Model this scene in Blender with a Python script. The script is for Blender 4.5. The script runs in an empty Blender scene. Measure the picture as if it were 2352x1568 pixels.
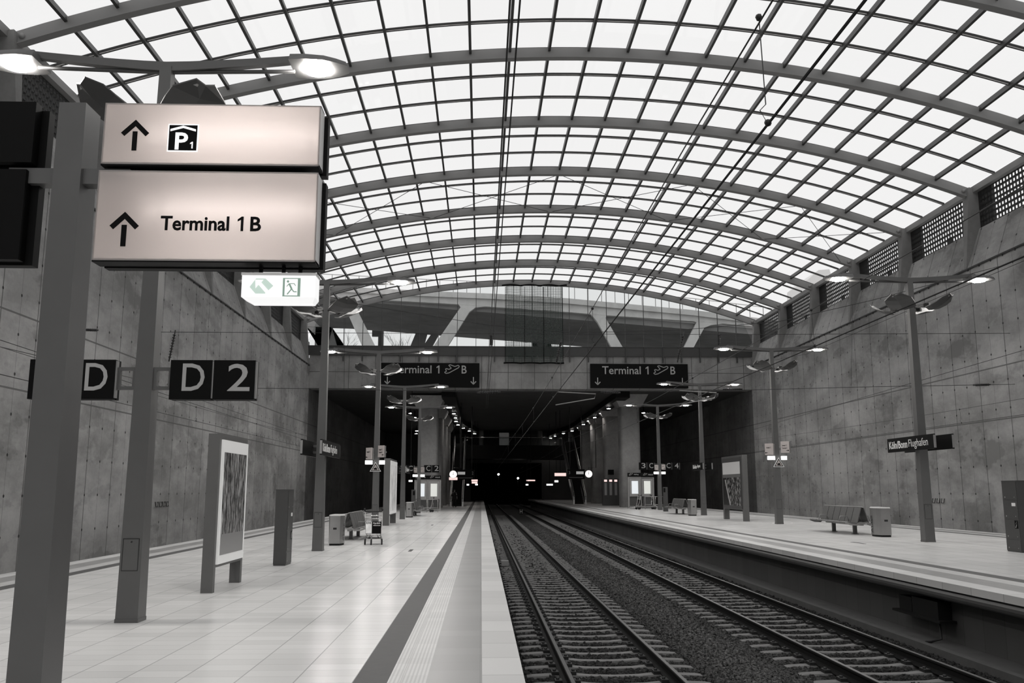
import bpy, math, random
import numpy as np
from mathutils import Matrix, Vector
random.seed(7); RNG = np.random.default_rng(7)
SC = bpy.context.scene; COL = SC.collection
PI = math.pi

# ------------------------------------------------------------------ camera
cam = bpy.data.objects.new('camera', bpy.data.cameras.new('camera')); COL.objects.link(cam)
cam.location = (0, 0, 1.76); cam.rotation_euler = (math.radians(99.417), 0, math.radians(-1.957))
cam.data.sensor_width = 36; cam.data.lens = 36 * 2050 / 2352; cam.data.clip_end = 800; cam.data.clip_start = 0.05
SC.camera = cam
# ------------------------------------------------------------------ overcast sky
W = bpy.data.worlds.new('sky'); SC.world = W; W.use_nodes = True
bg = W.node_tree.nodes['Background']; bg.inputs[0].default_value = (1.0, 0.995, 0.99, 1); bg.inputs[1].default_value = 1.0
# ------------------------------------------------------------------ exposure
vs = SC.view_settings; vs.view_transform = 'Standard'; vs.look = 'None'; vs.gamma = 1; vs.exposure = 0.0; vs.use_curve_mapping = False
SC.cycles.use_denoising = True; SC.cycles.sample_clamp_indirect = 4; SC.cycles.transparent_max_bounces = 24
SC.cycles.max_bounces = 7; SC.cycles.diffuse_bounces = 4; SC.cycles.glossy_bounces = 3
LAMP = 330.0      # radiance of the platform lamp lenses
SPOT = 70.0      # watts of each downlight

# ------------------------------------------------------------------ materials
def newmat(name):
    m = bpy.data.materials.new(name); m.use_nodes = True
    nt = m.node_tree; b = nt.nodes['Principled BSDF']; return m, nt, b
def N(nt, t, **kw):
    n = nt.nodes.new(t)
    for k, v in kw.items(): setattr(n, k, v)
    return n
def g3(v): return (v, v * 0.99, v * 0.978, 1) if not isinstance(v, (tuple, list)) else (*v, 1)
def mth(nt, op, a, b=None, c=None, clamp=False):
    n = N(nt, 'ShaderNodeMath', operation=op); n.use_clamp = clamp
    for i, v in enumerate((a, b, c)):
        if v is None: continue
        if isinstance(v, (int, float)): n.inputs[i].default_value = v
        else: nt.links.new(v, n.inputs[i])
    return n.outputs[0]
def mixc(nt, f, a, b, blend='MIX'):
    n = N(nt, 'ShaderNodeMix', data_type='RGBA', blend_type=blend)
    for s, v in ((0, f), (6, a), (7, b)):
        if isinstance(v, (int, float)): n.inputs[s].default_value = v
        elif isinstance(v, tuple): n.inputs[s].default_value = v
        else: nt.links.new(v, n.inputs[s])
    return n.outputs[2]
def noise(nt, vec, scale, detail=4, rough=.6, mapscale=None):
    n = N(nt, 'ShaderNodeTexNoise'); n.inputs['Scale'].default_value = scale; n.inputs['Detail'].default_value = detail; n.inputs['Roughness'].default_value = rough
    if mapscale:
        mp = N(nt, 'ShaderNodeMapping'); mp.inputs['Scale'].default_value = mapscale; nt.links.new(vec, mp.inputs[0]); vec = mp.outputs[0]
    nt.links.new(vec, n.inputs['Vector']); return n.outputs[0]
def ramp(nt, f, a, b):
    n = N(nt, 'ShaderNodeMapRange'); n.inputs[1].default_value = a; n.inputs[2].default_value = b; nt.links.new(f, n.inputs[0]); return n.outputs[0]
def objco(nt): return N(nt, 'ShaderNodeTexCoord').outputs['Object']
def sep(nt, v):
    s = N(nt, 'ShaderNodeSeparateXYZ'); nt.links.new(v, s.inputs[0]); return s.outputs
def line(nt, co, period, half, off=0.0):
    f = mth(nt, 'FRACT', mth(nt, 'MULTIPLY_ADD', co, 1 / period, off))
    d = mth(nt, 'ABSOLUTE', mth(nt, 'SUBTRACT', f, .5))
    return mth(nt, 'GREATER_THAN', d, .5 - half / period)
def plain(name, base, rough=.5, metal=0., var=.0, scale=6., bump=0., spec=.5):
    m, nt, b = newmat(name); c = g3(base)
    b.inputs['Base Color'].default_value = c; b.inputs['Roughness'].default_value = rough; b.inputs['Metallic'].default_value = metal
    b.inputs['Specular IOR Level'].default_value = spec
    if var or bump:
        n = noise(nt, objco(nt), scale)
        if var:
            lo = tuple(x * (1 - var) for x in c[:3]) + (1,); hi = tuple(min(1, x * (1 + var)) for x in c[:3]) + (1,)
            nt.links.new(mixc(nt, n, lo, hi), b.inputs['Base Color'])
        if bump:
            bp = N(nt, 'ShaderNodeBump'); bp.inputs['Strength'].default_value = bump; nt.links.new(n, bp.inputs['Height']); nt.links.new(bp.outputs[0], b.inputs['Normal'])
    return m
def emit(name, col, strength, base=.5):
    m, nt, b = newmat(name); b.inputs['Base Color'].default_value = g3(base); b.inputs['Emission Color'].default_value = (*col, 1); b.inputs['Emission Strength'].default_value = strength
    b.inputs['Roughness'].default_value = .4; return m
def concrete(name, base, contrast=.45, axis=1, joints=True, holes=True, zjoint=(4.85, 7.2), streak=True):
    m, nt, b = newmat(name); co = objco(nt); s = sep(nt, co); h = s[axis]; z = s[2]
    big = noise(nt, co, .22, 6, .62, (1, .6, 1)); mid = noise(nt, co, .6, 8, .66, (1, .38, .8)); fine = noise(nt, co, 9, 5, .6)
    v = mth(nt, 'ADD', mth(nt, 'MULTIPLY', ramp(nt, mid, .40, .62), .6), mth(nt, 'MULTIPLY', ramp(nt, big, .38, .62), .45))
    v = mth(nt, 'MULTIPLY_ADD', mth(nt, 'SUBTRACT', fine, .5), .35, v)
    if streak:
        st = noise(nt, co, 1.6, 6, .65, (1, .6, .16)); v = mth(nt, 'MULTIPLY_ADD', mth(nt, 'SUBTRACT', st, .5), .3, v)
        # water stains with hard rims
        stain = noise(nt, co, .6, 8, .60, (1, .42, .8)); v = mth(nt, 'MULTIPLY_ADD', ramp(nt, stain, .55, .585), -.30, v)
    lo, hi = base * (1 - contrast), base * (1 + contrast)
    c = mixc(nt, mth(nt, 'ADD', v, 0, clamp=True), g3(lo), g3(hi))
    dark = g3(base * .3)
    if joints:
        pan = N(nt, 'ShaderNodeTexWhiteNoise', noise_dimensions='1D'); nt.links.new(mth(nt, 'FLOOR', mth(nt, 'MULTIPLY', h, 1 / 2.25)), pan.inputs['W'])
        c = mixc(nt, .25, c, mixc(nt, pan.outputs[0], g3(base * .82), g3(base * 1.2)))
        j = mth(nt, 'MULTIPLY', line(nt, h, 2.25, .026), .85)
        j = mth(nt, 'MAXIMUM', j, mth(nt, 'MULTIPLY', line(nt, h, 2.25, .012, .5), .55))
        for zj in zjoint:
            d = mth(nt, 'ABSOLUTE', mth(nt, 'SUBTRACT', z, zj)); j = mth(nt, 'MAXIMUM', j, mth(nt, 'MULTIPLY', mth(nt, 'LESS_THAN', d, .03), .8))
        c = mixc(nt, j, c, dark)
    if holes:
        fx = mth(nt, 'SUBTRACT', mth(nt, 'FRACT', mth(nt, 'MULTIPLY_ADD', h, 1 / 1.125, .5)), .5); fz = mth(nt, 'SUBTRACT', mth(nt, 'FRACT', mth(nt, 'MULTIPLY_ADD', z, 1 / 1.25, .25)), .5)
        r = mth(nt, 'ADD', mth(nt, 'POWER', mth(nt, 'MULTIPLY', fx, 1.125), 2), mth(nt, 'POWER', mth(nt, 'MULTIPLY', fz, 1.25), 2))
        c = mixc(nt, mth(nt, 'LESS_THAN', r, .0026), c, g3(base * .12))
    nt.links.new(c, b.inputs['Base Color']); b.inputs['Roughness'].default_value = .8; b.inputs['Specular IOR Level'].default_value = .25
    bp = N(nt, 'ShaderNodeBump'); bp.inputs['Strength'].default_value = .15; nt.links.new(fine, bp.inputs['Height']); nt.links.new(bp.outputs[0], b.inputs['Normal'])
    return m
def tiles(name, base, px, py, jw=.006, jd=.55, rough=.24, var=.10, ribs=0, offx=.0):
    m, nt, b = newmat(name); co = objco(nt); s = sep(nt, co)
    ix = mth(nt, 'FLOOR', mth(nt, 'MULTIPLY_ADD', s[0], 1 / px, offx)); iy = mth(nt, 'FLOOR', mth(nt, 'MULTIPLY', s[1], 1 / py))
    wn = N(nt, 'ShaderNodeTexWhiteNoise', noise_dimensions='2D'); cb = N(nt, 'ShaderNodeCombineXYZ'); nt.links.new(ix, cb.inputs[0]); nt.links.new(iy, cb.inputs[1]); nt.links.new(cb.outputs[0], wn.inputs['Vector'])
    sp = noise(nt, co, 60, 3, .7); dirt = noise(nt, co, .35, 3, .5)
    v = mth(nt, 'ADD', mth(nt, 'MULTIPLY', wn.outputs[0], .45), mth(nt, 'MULTIPLY', sp, .3)); v = mth(nt, 'MULTIPLY_ADD', dirt, .3, v)
    c = mixc(nt, ramp(nt, v, .15, .9), g3(base * (1 - var)), g3(min(.95, base * (1 + var))))
    j = mth(nt, 'MULTIPLY', line(nt, s[0], px, jw, offx), jd); j = mth(nt, 'MAXIMUM', j, mth(nt, 'MULTIPLY', line(nt, s[1], py, jw * .8), jd * .6))
    if ribs: j = mth(nt, 'MAXIMUM', j, mth(nt, 'MULTIPLY', line(nt, s[0], .038, .009), .35))
    c = mixc(nt, j, c, g3(base * .35)); nt.links.new(c, b.inputs['Base Color'])
    nt.links.new(mth(nt, 'MULTIPLY_ADD', dirt, .12, rough - .05), b.inputs['Roughness'])
    return m
def glassmat(name, tint, refl=.05):
    m, nt, b = newmat(name); nt.nodes.remove(b); out = nt.nodes['Material Output']
    t = N(nt, 'ShaderNodeBsdfTransparent'); t.inputs[0].default_value = (*tint, 1); g = N(nt, 'ShaderNodeBsdfGlossy'); g.inputs['Roughness'].default_value = .03
    lw = N(nt, 'ShaderNodeLayerWeight'); lw.inputs[0].default_value = .25; mx = N(nt, 'ShaderNodeMixShader')
    nt.links.new(mth(nt, 'MULTIPLY', lw.outputs[0], refl * 6, clamp=True), mx.inputs[0]); nt.links.new(t.outputs[0], mx.inputs[1]); nt.links.new(g.outputs[0], mx.inputs[2]); nt.links.new(mx.outputs[0], out.inputs[0]); return m
def netmat(name):
    m, nt, b = newmat(name); out = nt.nodes['Material Output']; s = sep(nt, objco(nt))
    b.inputs['Base Color'].default_value = (.05, .065, .058, 1); b.inputs['Roughness'].default_value = .9
    j = mth(nt, 'MAXIMUM', line(nt, s[0], .14, .019), line(nt, s[2], .14, .019)); t = N(nt, 'ShaderNodeBsdfTransparent'); mx = N(nt, 'ShaderNodeMixShader')
    nt.links.new(j, mx.inputs[0]); nt.links.new(t.outputs[0], mx.inputs[1]); nt.links.new(b.outputs[0], mx.inputs[2]); nt.links.new(mx.outputs[0], out.inputs[0]); return m
def picture(name, kind):
    m, nt, b = newmat(name); co = objco(nt); s = sep(nt, co); b.inputs['Roughness'].default_value = .25
    if kind == 'crowd':
        n = noise(nt, co, 3.0, 5, .6, (1, 5.5, 1.3)); c = mixc(nt, ramp(nt, n, .42, .68), g3(.015), g3(.40))
        c = mixc(nt, mth(nt, 'LESS_THAN', s[2], .98), c, g3(.2)); b.inputs['Emission Strength'].default_value = .12; nt.links.new(c, b.inputs['Emission Color'])
    elif kind == 'aerial':
        n = noise(nt, co, 4.5, 9, .75); c = mixc(nt, ramp(nt, n, .47, .62), g3(.006), g3(.38))
        d = mth(nt, 'ADD', s[1], mth(nt, 'MULTIPLY', s[2], -.62)); c = mixc(nt, mth(nt, 'GREATER_THAN', d, .05), c, g3(.02))
        r = mth(nt, 'LESS_THAN', mth(nt, 'ABSOLUTE', mth(nt, 'SUBTRACT', d, -.1)), .09); c = mixc(nt, mth(nt, 'MULTIPLY', r, mth(nt, 'LESS_THAN', s[2], 2.05)), c, g3(.45))
        c = mixc(nt, mth(nt, 'GREATER_THAN', s[2], 2.15), c, g3(.16)); c = mixc(nt, mth(nt, 'GREATER_THAN', s[2], 2.32), c, g3(.75))
    elif kind == 'pale':
        n = noise(nt, co, 1.2, 6, .6); c = mixc(nt, ramp(nt, n, .35, .6), g3(.4), g3(.7)); b.inputs['Emission Strength'].default_value = .35; nt.links.new(c, b.inputs['Emission Color'])
    nt.links.new(c, b.inputs['Base Color']); return m

M = {}
M['pole'] = plain('pole_paint', .10, .42, var=.12, scale=3)
M['poledark'] = plain('dark_paint', .05, .45, var=.1)
M['rib'] = plain('rib_paint', .25, .5, var=.08, scale=2)
M['purlin'] = plain('purlin_paint', .045, .5)
M['bar'] = plain('glazing_bar_grey', .85, .5)
M['gasket'] = plain('gasket_black', .02, .6)
M['wall'] = concrete('wall_concrete', .33, .5)
M['shaded_wall'] = concrete('wall_concrete_shaded', .13, .35)  # hall wall concrete again, the shade past the portal put into its colour
M['beam'] = concrete('beam_concrete', .30, .3, axis=0, holes=False, zjoint=(11.6,))
M['pillar'] = concrete('pillar_concrete', .34, .25, joints=False, holes=False, streak=True)
M['bracket'] = concrete('bracket_concrete', .25, .2, joints=False, holes=False, streak=False)
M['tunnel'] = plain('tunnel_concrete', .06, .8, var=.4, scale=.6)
M['dark'] = plain('dark_concrete', .07, .8, var=.3, scale=1)
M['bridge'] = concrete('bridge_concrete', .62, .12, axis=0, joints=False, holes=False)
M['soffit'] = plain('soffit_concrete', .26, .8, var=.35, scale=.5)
M['tile'] = tiles('platform_tile', .78, .545, .30, offx=.165, jw=.007, jd=.6)
M['greytile'] = tiles('grey_tile', .33, .53, .42, jw=.004, jd=.35, rough=.34)
M['stripe'] = plain('dark_stone', .10, .6, var=.15, scale=8, spec=.25)
M['tact'] = tiles('ribbed_tile', .62, .37, .30, jw=.004, ribs=1, rough=.4)
M['coping'] = tiles('coping_stone', .58, 5, .9, jw=.012, jd=.85, rough=.5, var=.13)
M['cover'] = plain('edge_profile', .085, .4, var=.2, scale=4)
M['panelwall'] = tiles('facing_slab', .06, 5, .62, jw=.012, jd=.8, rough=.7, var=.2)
M['ledge'] = plain('ledge_concrete', .08, .8, var=.3, scale=4)
M['sleeper'] = plain('sleeper_concrete', .15, .85, var=.35, scale=9, bump=.2)
M['rail'] = plain('rail_rust', .012, .7, 0, var=.3, scale=20, spec=.08)
M['railtop'] = plain('rail_head', .11, .42, .8, var=.3, scale=14)
M['clip'] = plain('clip_iron', .008, .6)
M['ballast'] = plain('ballast_bed', .016, .95, var=.7, scale=18, bump=1)
def stonemat():
    m, nt, b = newmat('ballast_stone'); co = objco(nt); s = sep(nt, co); n = ramp(nt, noise(nt, co, 26, 3, .6), .36, .70)
    mid = mth(nt, 'SUBTRACT', 1.15, mth(nt, 'ABSOLUTE', mth(nt, 'SUBTRACT', s[0], 4.02)), clamp=True)      # paler, dusty stones between the two tracks
    c = mixc(nt, n, g3(.006), mixc(nt, mid, g3(.05), g3(.17))); nt.links.new(c, b.inputs['Base Color']); b.inputs['Roughness'].default_value = .95; b.inputs['Specular IOR Level'].default_value = .2; return m
M['stone'] = stonemat()
M['black'] = plain('sign_black', .004, .55, spec=.12)
M['back'] = plain('back_panel', .01, .6, spec=.15)
M['letter'] = plain('letter_grey', .42, .5)
M['white'] = plain('white_print', .8, .5)
M['ink'] = plain('black_print', .004, .6, spec=.1)
M['steel'] = plain('brushed_steel', .36, .32, .9, var=.12, scale=3)
M['mesh'] = plain('bench_steel', .17, .4, .5, var=.15, scale=20)
M['chrome'] = plain('chrome', .7, .15, 1)
M['rubber'] = plain('rubber', .012, .7)
M['cab'] = plain('cabinet_paint', .05, .4, var=.1)
M['alu'] = plain('aluminium', .32, .38, .6)
M['reflector'] = plain('reflector_white', .5, .5)
M['louvre'] = plain('louvre_metal', .035, .55)
M['wire'] = plain('wire_black', .008, .5)
M['insul'] = plain('insulator_brown', .02, .3)
M['skin'] = plain('skin', .25, .6)
M['cloth'] = plain('dark_cloth', .008, .9)
M['hair'] = plain('hair_dark', .01, .7)
M['glass'] = glassmat('roof_glass', (.945, .945, .945), .010)
M['gable'] = glassmat('gable_glass', (.86, .87, .87), .03)
M['net'] = netmat('net_mesh')
M['lamp'] = emit('lamp_lens', (1, .97, .93), LAMP)
M['down'] = emit('downlight_lens', (1, .96, .92), 60)
M['tube'] = emit('sign_tube', (1, .975, .965), 92)
M['exit'] = emit('exit_lens', (1, 1, 1), .72, .6)
M['exitgreen'] = emit('exit_green', (.20, .32, .25), .8, .12)
M['exitpale'] = emit('exit_pale', (.50, .66, .57), .8, .3)
M['lit'] = emit('lit_sign', (1, .99, .97), 3.0)
M['litpink'] = emit('lit_sign_pink', (1, .72, .68), 1.0)
M['clock'] = emit('clock_face', (1, .96, .93), 1.3)
M['paper'] = emit('timetable_white', (.86, .93, .98), .62)
M['paper2'] = emit('timetable_yellow', (.88, .91, .84), .5)
M['boxin'] = plain('lightbox_inside', .85, .6)
def trans():
    m, nt, b = newmat('lightbox_face'); nt.nodes.remove(b); out = nt.nodes['Material Output']
    t = N(nt, 'ShaderNodeBsdfTranslucent'); t.inputs[0].default_value = (.86, .82, .80, 1); d = N(nt, 'ShaderNodeBsdfDiffuse'); d.inputs[0].default_value = (.70, .65, .63, 1)
    mx = N(nt, 'ShaderNodeMixShader'); mx.inputs[0].default_value = .35; nt.links.new(t.outputs[0], mx.inputs[1]); nt.links.new(d.outputs[0], mx.inputs[2]); nt.links.new(mx.outputs[0], out.inputs[0]); return m
M['face'] = trans()
M['crowd'] = picture('poster_crowd', 'crowd'); M['aerial'] = picture('poster_aerial', 'aerial'); M['pale'] = picture('poster_pale', 'pale')
M['border'] = emit('poster_border', (.9, .9, .88), .25, .6)
M['backlit'] = emit('backlit_white', (1, 1, 1), .75, .6)
M['pinkgrey'] = plain('pale_pink_grey', (.50, .455, .44), .5)
M['bark'] = plain('bark', .05, .9)

# ------------------------------------------------------------------ mesh builder
class MB:
    def __init__(s): s.v = []; s.f = []; s.m = []; s.sm = []
    def add(s, vs, fs, mi=0, smooth=False):
        o = len(s.v); s.v += [tuple(p) for p in vs]; s.f += [tuple(i + o for i in f) for f in fs]; s.m += [mi] * len(fs); s.sm += [smooth] * len(fs); return s
    def box(s, x0, x1, y0, y1, z0, z1, mi=0):
        return s.add([(x0, y0, z0), (x1, y0, z0), (x1, y1, z0), (x0, y1, z0), (x0, y0, z1), (x1, y0, z1), (x1, y1, z1), (x0, y1, z1)],
                     [(0, 3, 2, 1), (4, 5, 6, 7), (0, 1, 5, 4), (1, 2, 6, 5), (2, 3, 7, 6), (3, 0, 4, 7)], mi)
    def hexa(s, a, b, mi=0):            # two quads, bottom and top, listed alike
        n = len(a); return s.add(list(a) + list(b), [tuple(range(n))[::-1], tuple(range(n, 2 * n))] + [(i, (i + 1) % n, (i + 1) % n + n, i + n) for i in range(n)], mi)
    def prism(s, poly, axis, a, b, mi=0):   # poly in the two other axes
        def p(q, t): return {'x': (t, q[0], q[1]), 'y': (q[0], t, q[1]), 'z': (q[0], q[1], t)}[axis]
        return s.hexa([p(q, a) for q in poly], [p(q, b) for q in poly], mi)
    def sweep(s, path, prof, mi=0, up=(0, 0, 1), smooth=False, caps=True, scl=None):   # prof: (side, up) points
        P = [Vector(p) for p in path]; n = len(prof); vs = []
        for i, p in enumerate(P):
            t = (P[min(i + 1, len(P) - 1)] - P[max(i - 1, 0)]).normalized(); u = Vector(up)
            if abs(t.dot(u)) > .98: u = Vector((0, 1, 0)) if abs(t.y) < .9 else Vector((1, 0, 0))
            sd = t.cross(u).normalized(); uu = sd.cross(t); k = scl[i] if scl else 1
            vs += [p + sd * (a * k) + uu * (b * k) for a, b in prof]
        fs = [(i * n + j, i * n + (j + 1) % n, (i + 1) * n + (j + 1) % n, (i + 1) * n + j) for i in range(len(P) - 1) for j in range(n)]
        if caps: fs += [tuple(range(n))[::-1], tuple(range((len(P) - 1) * n, len(P) * n))]
        return s.add(vs, fs, mi, smooth)
    def tube(s, path, r, n=8, mi=0, scl=None): return s.sweep(path, [(r * math.cos(2 * PI * k / n), r * math.sin(2 * PI * k / n)) for k in range(n)], mi, smooth=True, scl=scl)
    def bar(s, p, q, w, h, mi=0, up=(0, 0, 1)): return s.sweep([p, q], [(-w / 2, -h / 2), (w / 2, -h / 2), (w / 2, h / 2), (-w / 2, h / 2)], mi, up)
    def cyl(s, p, q, r, n=16, mi=0): return s.tube([p, q], r, n, mi)
    def ellipsoid(s, c, r, n=12, m=8, mi=0):
        vs = [(c[0], c[1], c[2] - r[2])]
        for i in range(1, m):
            a = -PI / 2 + PI * i / m
            vs += [(c[0] + r[0] * math.cos(a) * math.cos(2 * PI * k / n), c[1] + r[1] * math.cos(a) * math.sin(2 * PI * k / n), c[2] + r[2] * math.sin(a)) for k in range(n)]
        vs.append((c[0], c[1], c[2] + r[2])); fs = [(0, 1 + (k + 1) % n, 1 + k) for k in range(n)]
        for i in range(m - 2):
            for k in range(n): fs.append((1 + i * n + k, 1 + i * n + (k + 1) % n, 1 + (i + 1) * n + (k + 1) % n, 1 + (i + 1) * n + k))
        e = 1 + (m - 2) * n; fs += [(e + k, e + (k + 1) % n, len(vs) - 1) for k in range(n)]
        return s.add(vs, fs, mi, True)
    def mesh(s, name, mats):
        me = bpy.data.meshes.new(name); me.from_pydata(s.v, [], s.f); me.polygons.foreach_set('material_index', s.m); me.polygons.foreach_set('use_smooth', s.sm)
        for m in (mats if isinstance(mats, (list, tuple)) else [mats]): me.materials.append(M[m])
        me.update(); return me
def link(o, parent=None):
    COL.objects.link(o)
    if parent: o.parent = parent
    return o
def tag(o, label=None, cat=None, group=None, kind=None):
    for k, v in (('label', label), ('category', cat), ('group', group), ('kind', kind)):
        if v: o[k] = v
    return o
def thing(name, label, cat, loc=(0, 0, 0), rz=0., group=None, kind=None):
    o = link(bpy.data.objects.new(name, None)); o.location = loc; o.rotation_euler = (0, 0, rz); o.empty_display_size = .2; return tag(o, label, cat, group, kind)
def part(name, mb, mats, parent, label=None, kind=None): return tag(link(bpy.data.objects.new(name, mb.mesh(name, mats)), parent), label, kind=kind)
def solo(name, mb, mats, label, cat, group=None, kind=None, loc=(0, 0, 0), rz=0.):
    o = link(bpy.data.objects.new(name, mb.mesh(name, mats))); o.location = loc; o.rotation_euler = (0, 0, rz); return tag(o, label, cat, group, kind)
def struct(name, mb, mats, label=None): return solo(name, mb, mats, label, None, kind='structure')
def dup(root, loc, rz=None, label=None, group=None):
    def cp(o, par):
        c = o.copy(); COL.objects.link(c)
        if par: c.parent = par
        for ch in list(o.children): cp(ch, c)
        return c
    r = cp(root, None); r.location = loc
    if rz is not None: r.rotation_euler = (0, 0, rz)
    if label: r['label'] = label
    if group: r['group'] = group
    return r
def text(s, w, h, pos, rz=0., bold=0., depth=.004):     # a MB holding lettering; left-bottom at pos, facing -Y when rz = 0
    cu = bpy.data.curves.new('t', 'FONT'); cu.body = s; cu.extrude = .01; cu.offset = bold; cu.resolution_u = 3
    ob = bpy.data.objects.new('t', cu); COL.objects.link(ob); dg = bpy.context.evaluated_depsgraph_get(); dg.update()
    me = bpy.data.meshes.new_from_object(ob.evaluated_get(dg)); co = np.array([v.co[:] for v in me.vertices]); fs = [tuple(p.vertices) for p in me.polygons]
    bpy.data.objects.remove(ob); bpy.data.curves.remove(cu); bpy.data.meshes.remove(me)
    lo, hi = co.min(0), co.max(0); sx = w / (hi[0] - lo[0]) if w else h / (hi[1] - lo[1]); sy = h / (hi[1] - lo[1])
    x = (co[:, 0] - lo[0]) * sx; z = (co[:, 1] - lo[1]) * sy; y = -(co[:, 2] - lo[2]) / (hi[2] - lo[2]) * depth
    c, sn = math.cos(rz), math.sin(rz); mb = MB(); mb.add(np.stack([pos[0] + x * c - y * sn, pos[1] + x * sn + y * c, pos[2] + z], 1).tolist(), fs); return mb
def arrow_up(x, z, w, h, t, y):       # chevron head over a detached stem
    mb = MB(); k = t * .72
    for sg in (-1, 1): mb.prism([(x, z + h), (x + sg * w / 2, z + h - w * .5), (x + sg * (w / 2 - k), z + h - w * .5 - k), (x, z + h - 2 * k)][::sg], 'y', y, y - .004)
    mb.box(x - t / 2, x + t / 2, y - .004, y, z, z + h * .62); return mb
def one(x, z, h, y, k=.17):        # the numeral 1 with a flag, facing -Y
    mb = MB(); t = h * k; mb.prism([(x + h * .22, z), (x + h * .22 + t, z), (x + h * .22 + t, z + h), (x + h * .22 + t * .25, z + h), (x, z + h * .80), (x, z + h * .66), (x + h * .22, z + h * .78)], 'y', y - .004, y); return mb
ORD = ['first', 'second', 'third', 'fourth', 'fifth', 'sixth', 'seventh', 'eighth', 'ninth', 'tenth', 'eleventh', 'twelfth', 'thirteenth', 'fourteenth', 'fifteenth', 'sixteenth', 'seventeenth', 'eighteenth', 'nineteenth', 'twentieth', 'twenty-first', 'twenty-second', 'twenty-third', 'twenty-fourth', 'twenty-fifth', 'twenty-sixth']

# ------------------------------------------------------------------ key dimensions (metres; platform of tracks 1 and 2 is z = 0)
YP = 75.3; RS = 6.87                 # portal, rib spacing
XL, XR = -14.55, 23.15               # hall walls
RZ = .22                             # height of the right platform
YB = -46.                            # where the hall is closed behind the camera
YE = 200.                            # end of the tunnel
ARC_R = 56.2; ARC_X = 4.3; ARC_T = 19.2; ARC_Z = ARC_T - ARC_R
def arc(x, off=0.):                  # point on the roof curve, off metres outside the rib's lower edge
    a = math.asin((x - ARC_X) / ARC_R); return ARC_X + (ARC_R + off) * math.sin(a), ARC_Z + (ARC_R + off) * math.cos(a)
AX0, AX1 = -14.95, 23.55
RIBY = [YP - RS * k for k in range(14)]

# ================================================================== SETTING
mb = MB(); mb.box(XL - 1, XR + 1, YB, YE, -1.6, -1.12); struct('floor', mb, 'dark')
for side, X, sg in (('left', XL, -1), ('right', XR, 1)):
    mb = MB()
    mb.prism([(X, -1.4), (X + sg * .8, -1.4), (X + sg * 1.5, 14.15), (X + sg * .75, 14.15), (X, 12.0)][::sg], 'y', YB, YP + .05)
    w = struct('wall_' + side, mb, 'wall')
    mb = MB(); mb.box(min(X, X + sg * .8), max(X, X + sg * .8), YP + .05, YE, -1.4, 10.6); struct('wall_%s_tunnel' % side, mb, 'shaded_wall')
    mb = MB(); mb.box(X + sg * .72 - .16, X + sg * .72 + .16, YB, YP + .2, 15.95, 16.25); struct('trim_1' if sg < 0 else 'trim_2', mb, 'rib')
# closed behind
mb = MB(); mb.box(XL - 1, XR + 1, YB - .5, YB, -1.5, 1.5); struct('wall_rear', mb, 'tunnel')
# portal beam
mb = MB(); mb.box(XL - .05, XR + .05, YP + .1, YP + 1.6, 10.2, 13.02); struct('wall_front', mb, 'beam')
# tunnel ceiling
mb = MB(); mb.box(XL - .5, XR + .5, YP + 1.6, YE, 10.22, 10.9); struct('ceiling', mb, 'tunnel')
mb = MB()
mb.box(-60, XL - .2, YP + .05, YP + .7, 10, 14.2); mb.box(XR + .2, 70, YP + .05, YP + .7, 10, 14.2); struct('trim_3', mb, 'beam')
# far wall round the running tunnel
yw = 138.
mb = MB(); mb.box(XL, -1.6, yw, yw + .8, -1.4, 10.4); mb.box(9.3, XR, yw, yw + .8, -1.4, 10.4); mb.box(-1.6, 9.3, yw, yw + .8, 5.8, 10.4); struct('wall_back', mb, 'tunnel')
mb = MB(); mb.box(XL, XR, YE, YE + .5, -1.4, 10.4); struct('wall_end', mb, 'black')

# ---- platforms
def platform(name, xe, sg, z, xfar, label):
    # xe: edge at the middle tracks, platform runs away from it along sg
    t = thing(name, label, None, kind='structure'); Y0, Y1 = YB, 150.
    def strip(nm, a, b, m, h=.12, lab=None):
        mb = MB(); mb.box(min(a, b), max(a, b), Y0, Y1, z - h, z); return part(nm, mb, m, t, lab)
    w = abs(xfar - xe); f = lambda d: xe + sg * d
    cuts = [('coping', 0, .40, 'coping'), ('grey_strip', .40, .92, 'greytile'), ('tactile_strip', .92, 1.28, 'tact'), ('dark_stripe', 1.28, 1.60, 'stripe')]
    for nm, a, b, m in cuts:
        strip(nm, f(a), f(b), m); strip(nm, f(w - a), f(w - b), m)
    strip('tiled_surface', f(1.60), f(w - 1.60), 'tile')
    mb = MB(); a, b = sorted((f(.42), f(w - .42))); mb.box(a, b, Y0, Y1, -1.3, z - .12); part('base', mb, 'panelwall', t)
    for e, s2 in ((xe, sg), (xfar, -sg)):
        mb = MB(); prof = [(e + s2 * (.02 + .10 - .10 * math.cos(q)), z - .22 + .10 * math.sin(q)) for q in np.linspace(-PI / 2, PI / 2, 8)] + [(e + s2 * .45, z - .12), (e + s2 * .45, z - .32)]
        mb.prism(prof[::-s2] if s2 > 0 else prof, 'y', Y0, Y1); part('edge_profile', mb, 'cover', t)
    return t
PL = platform('floor_left', .42, -1, 0., -10.1, 'pale tiled island platform left of the middle tracks')
PR = platform('floor_right', 7.80, 1, RZ, 18.6, 'pale tiled island platform right of the middle tracks')
mb = MB(); mb.box(7.55, 8.23, YB, 138, -1.2, -.86); mb.box(7.55, 7.68, YB, 138, -.86, -.83); solo('walkway_ledge', mb, 'ledge', 'low concrete ledge along the foot of the right platform wall', 'ledge')

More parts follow.
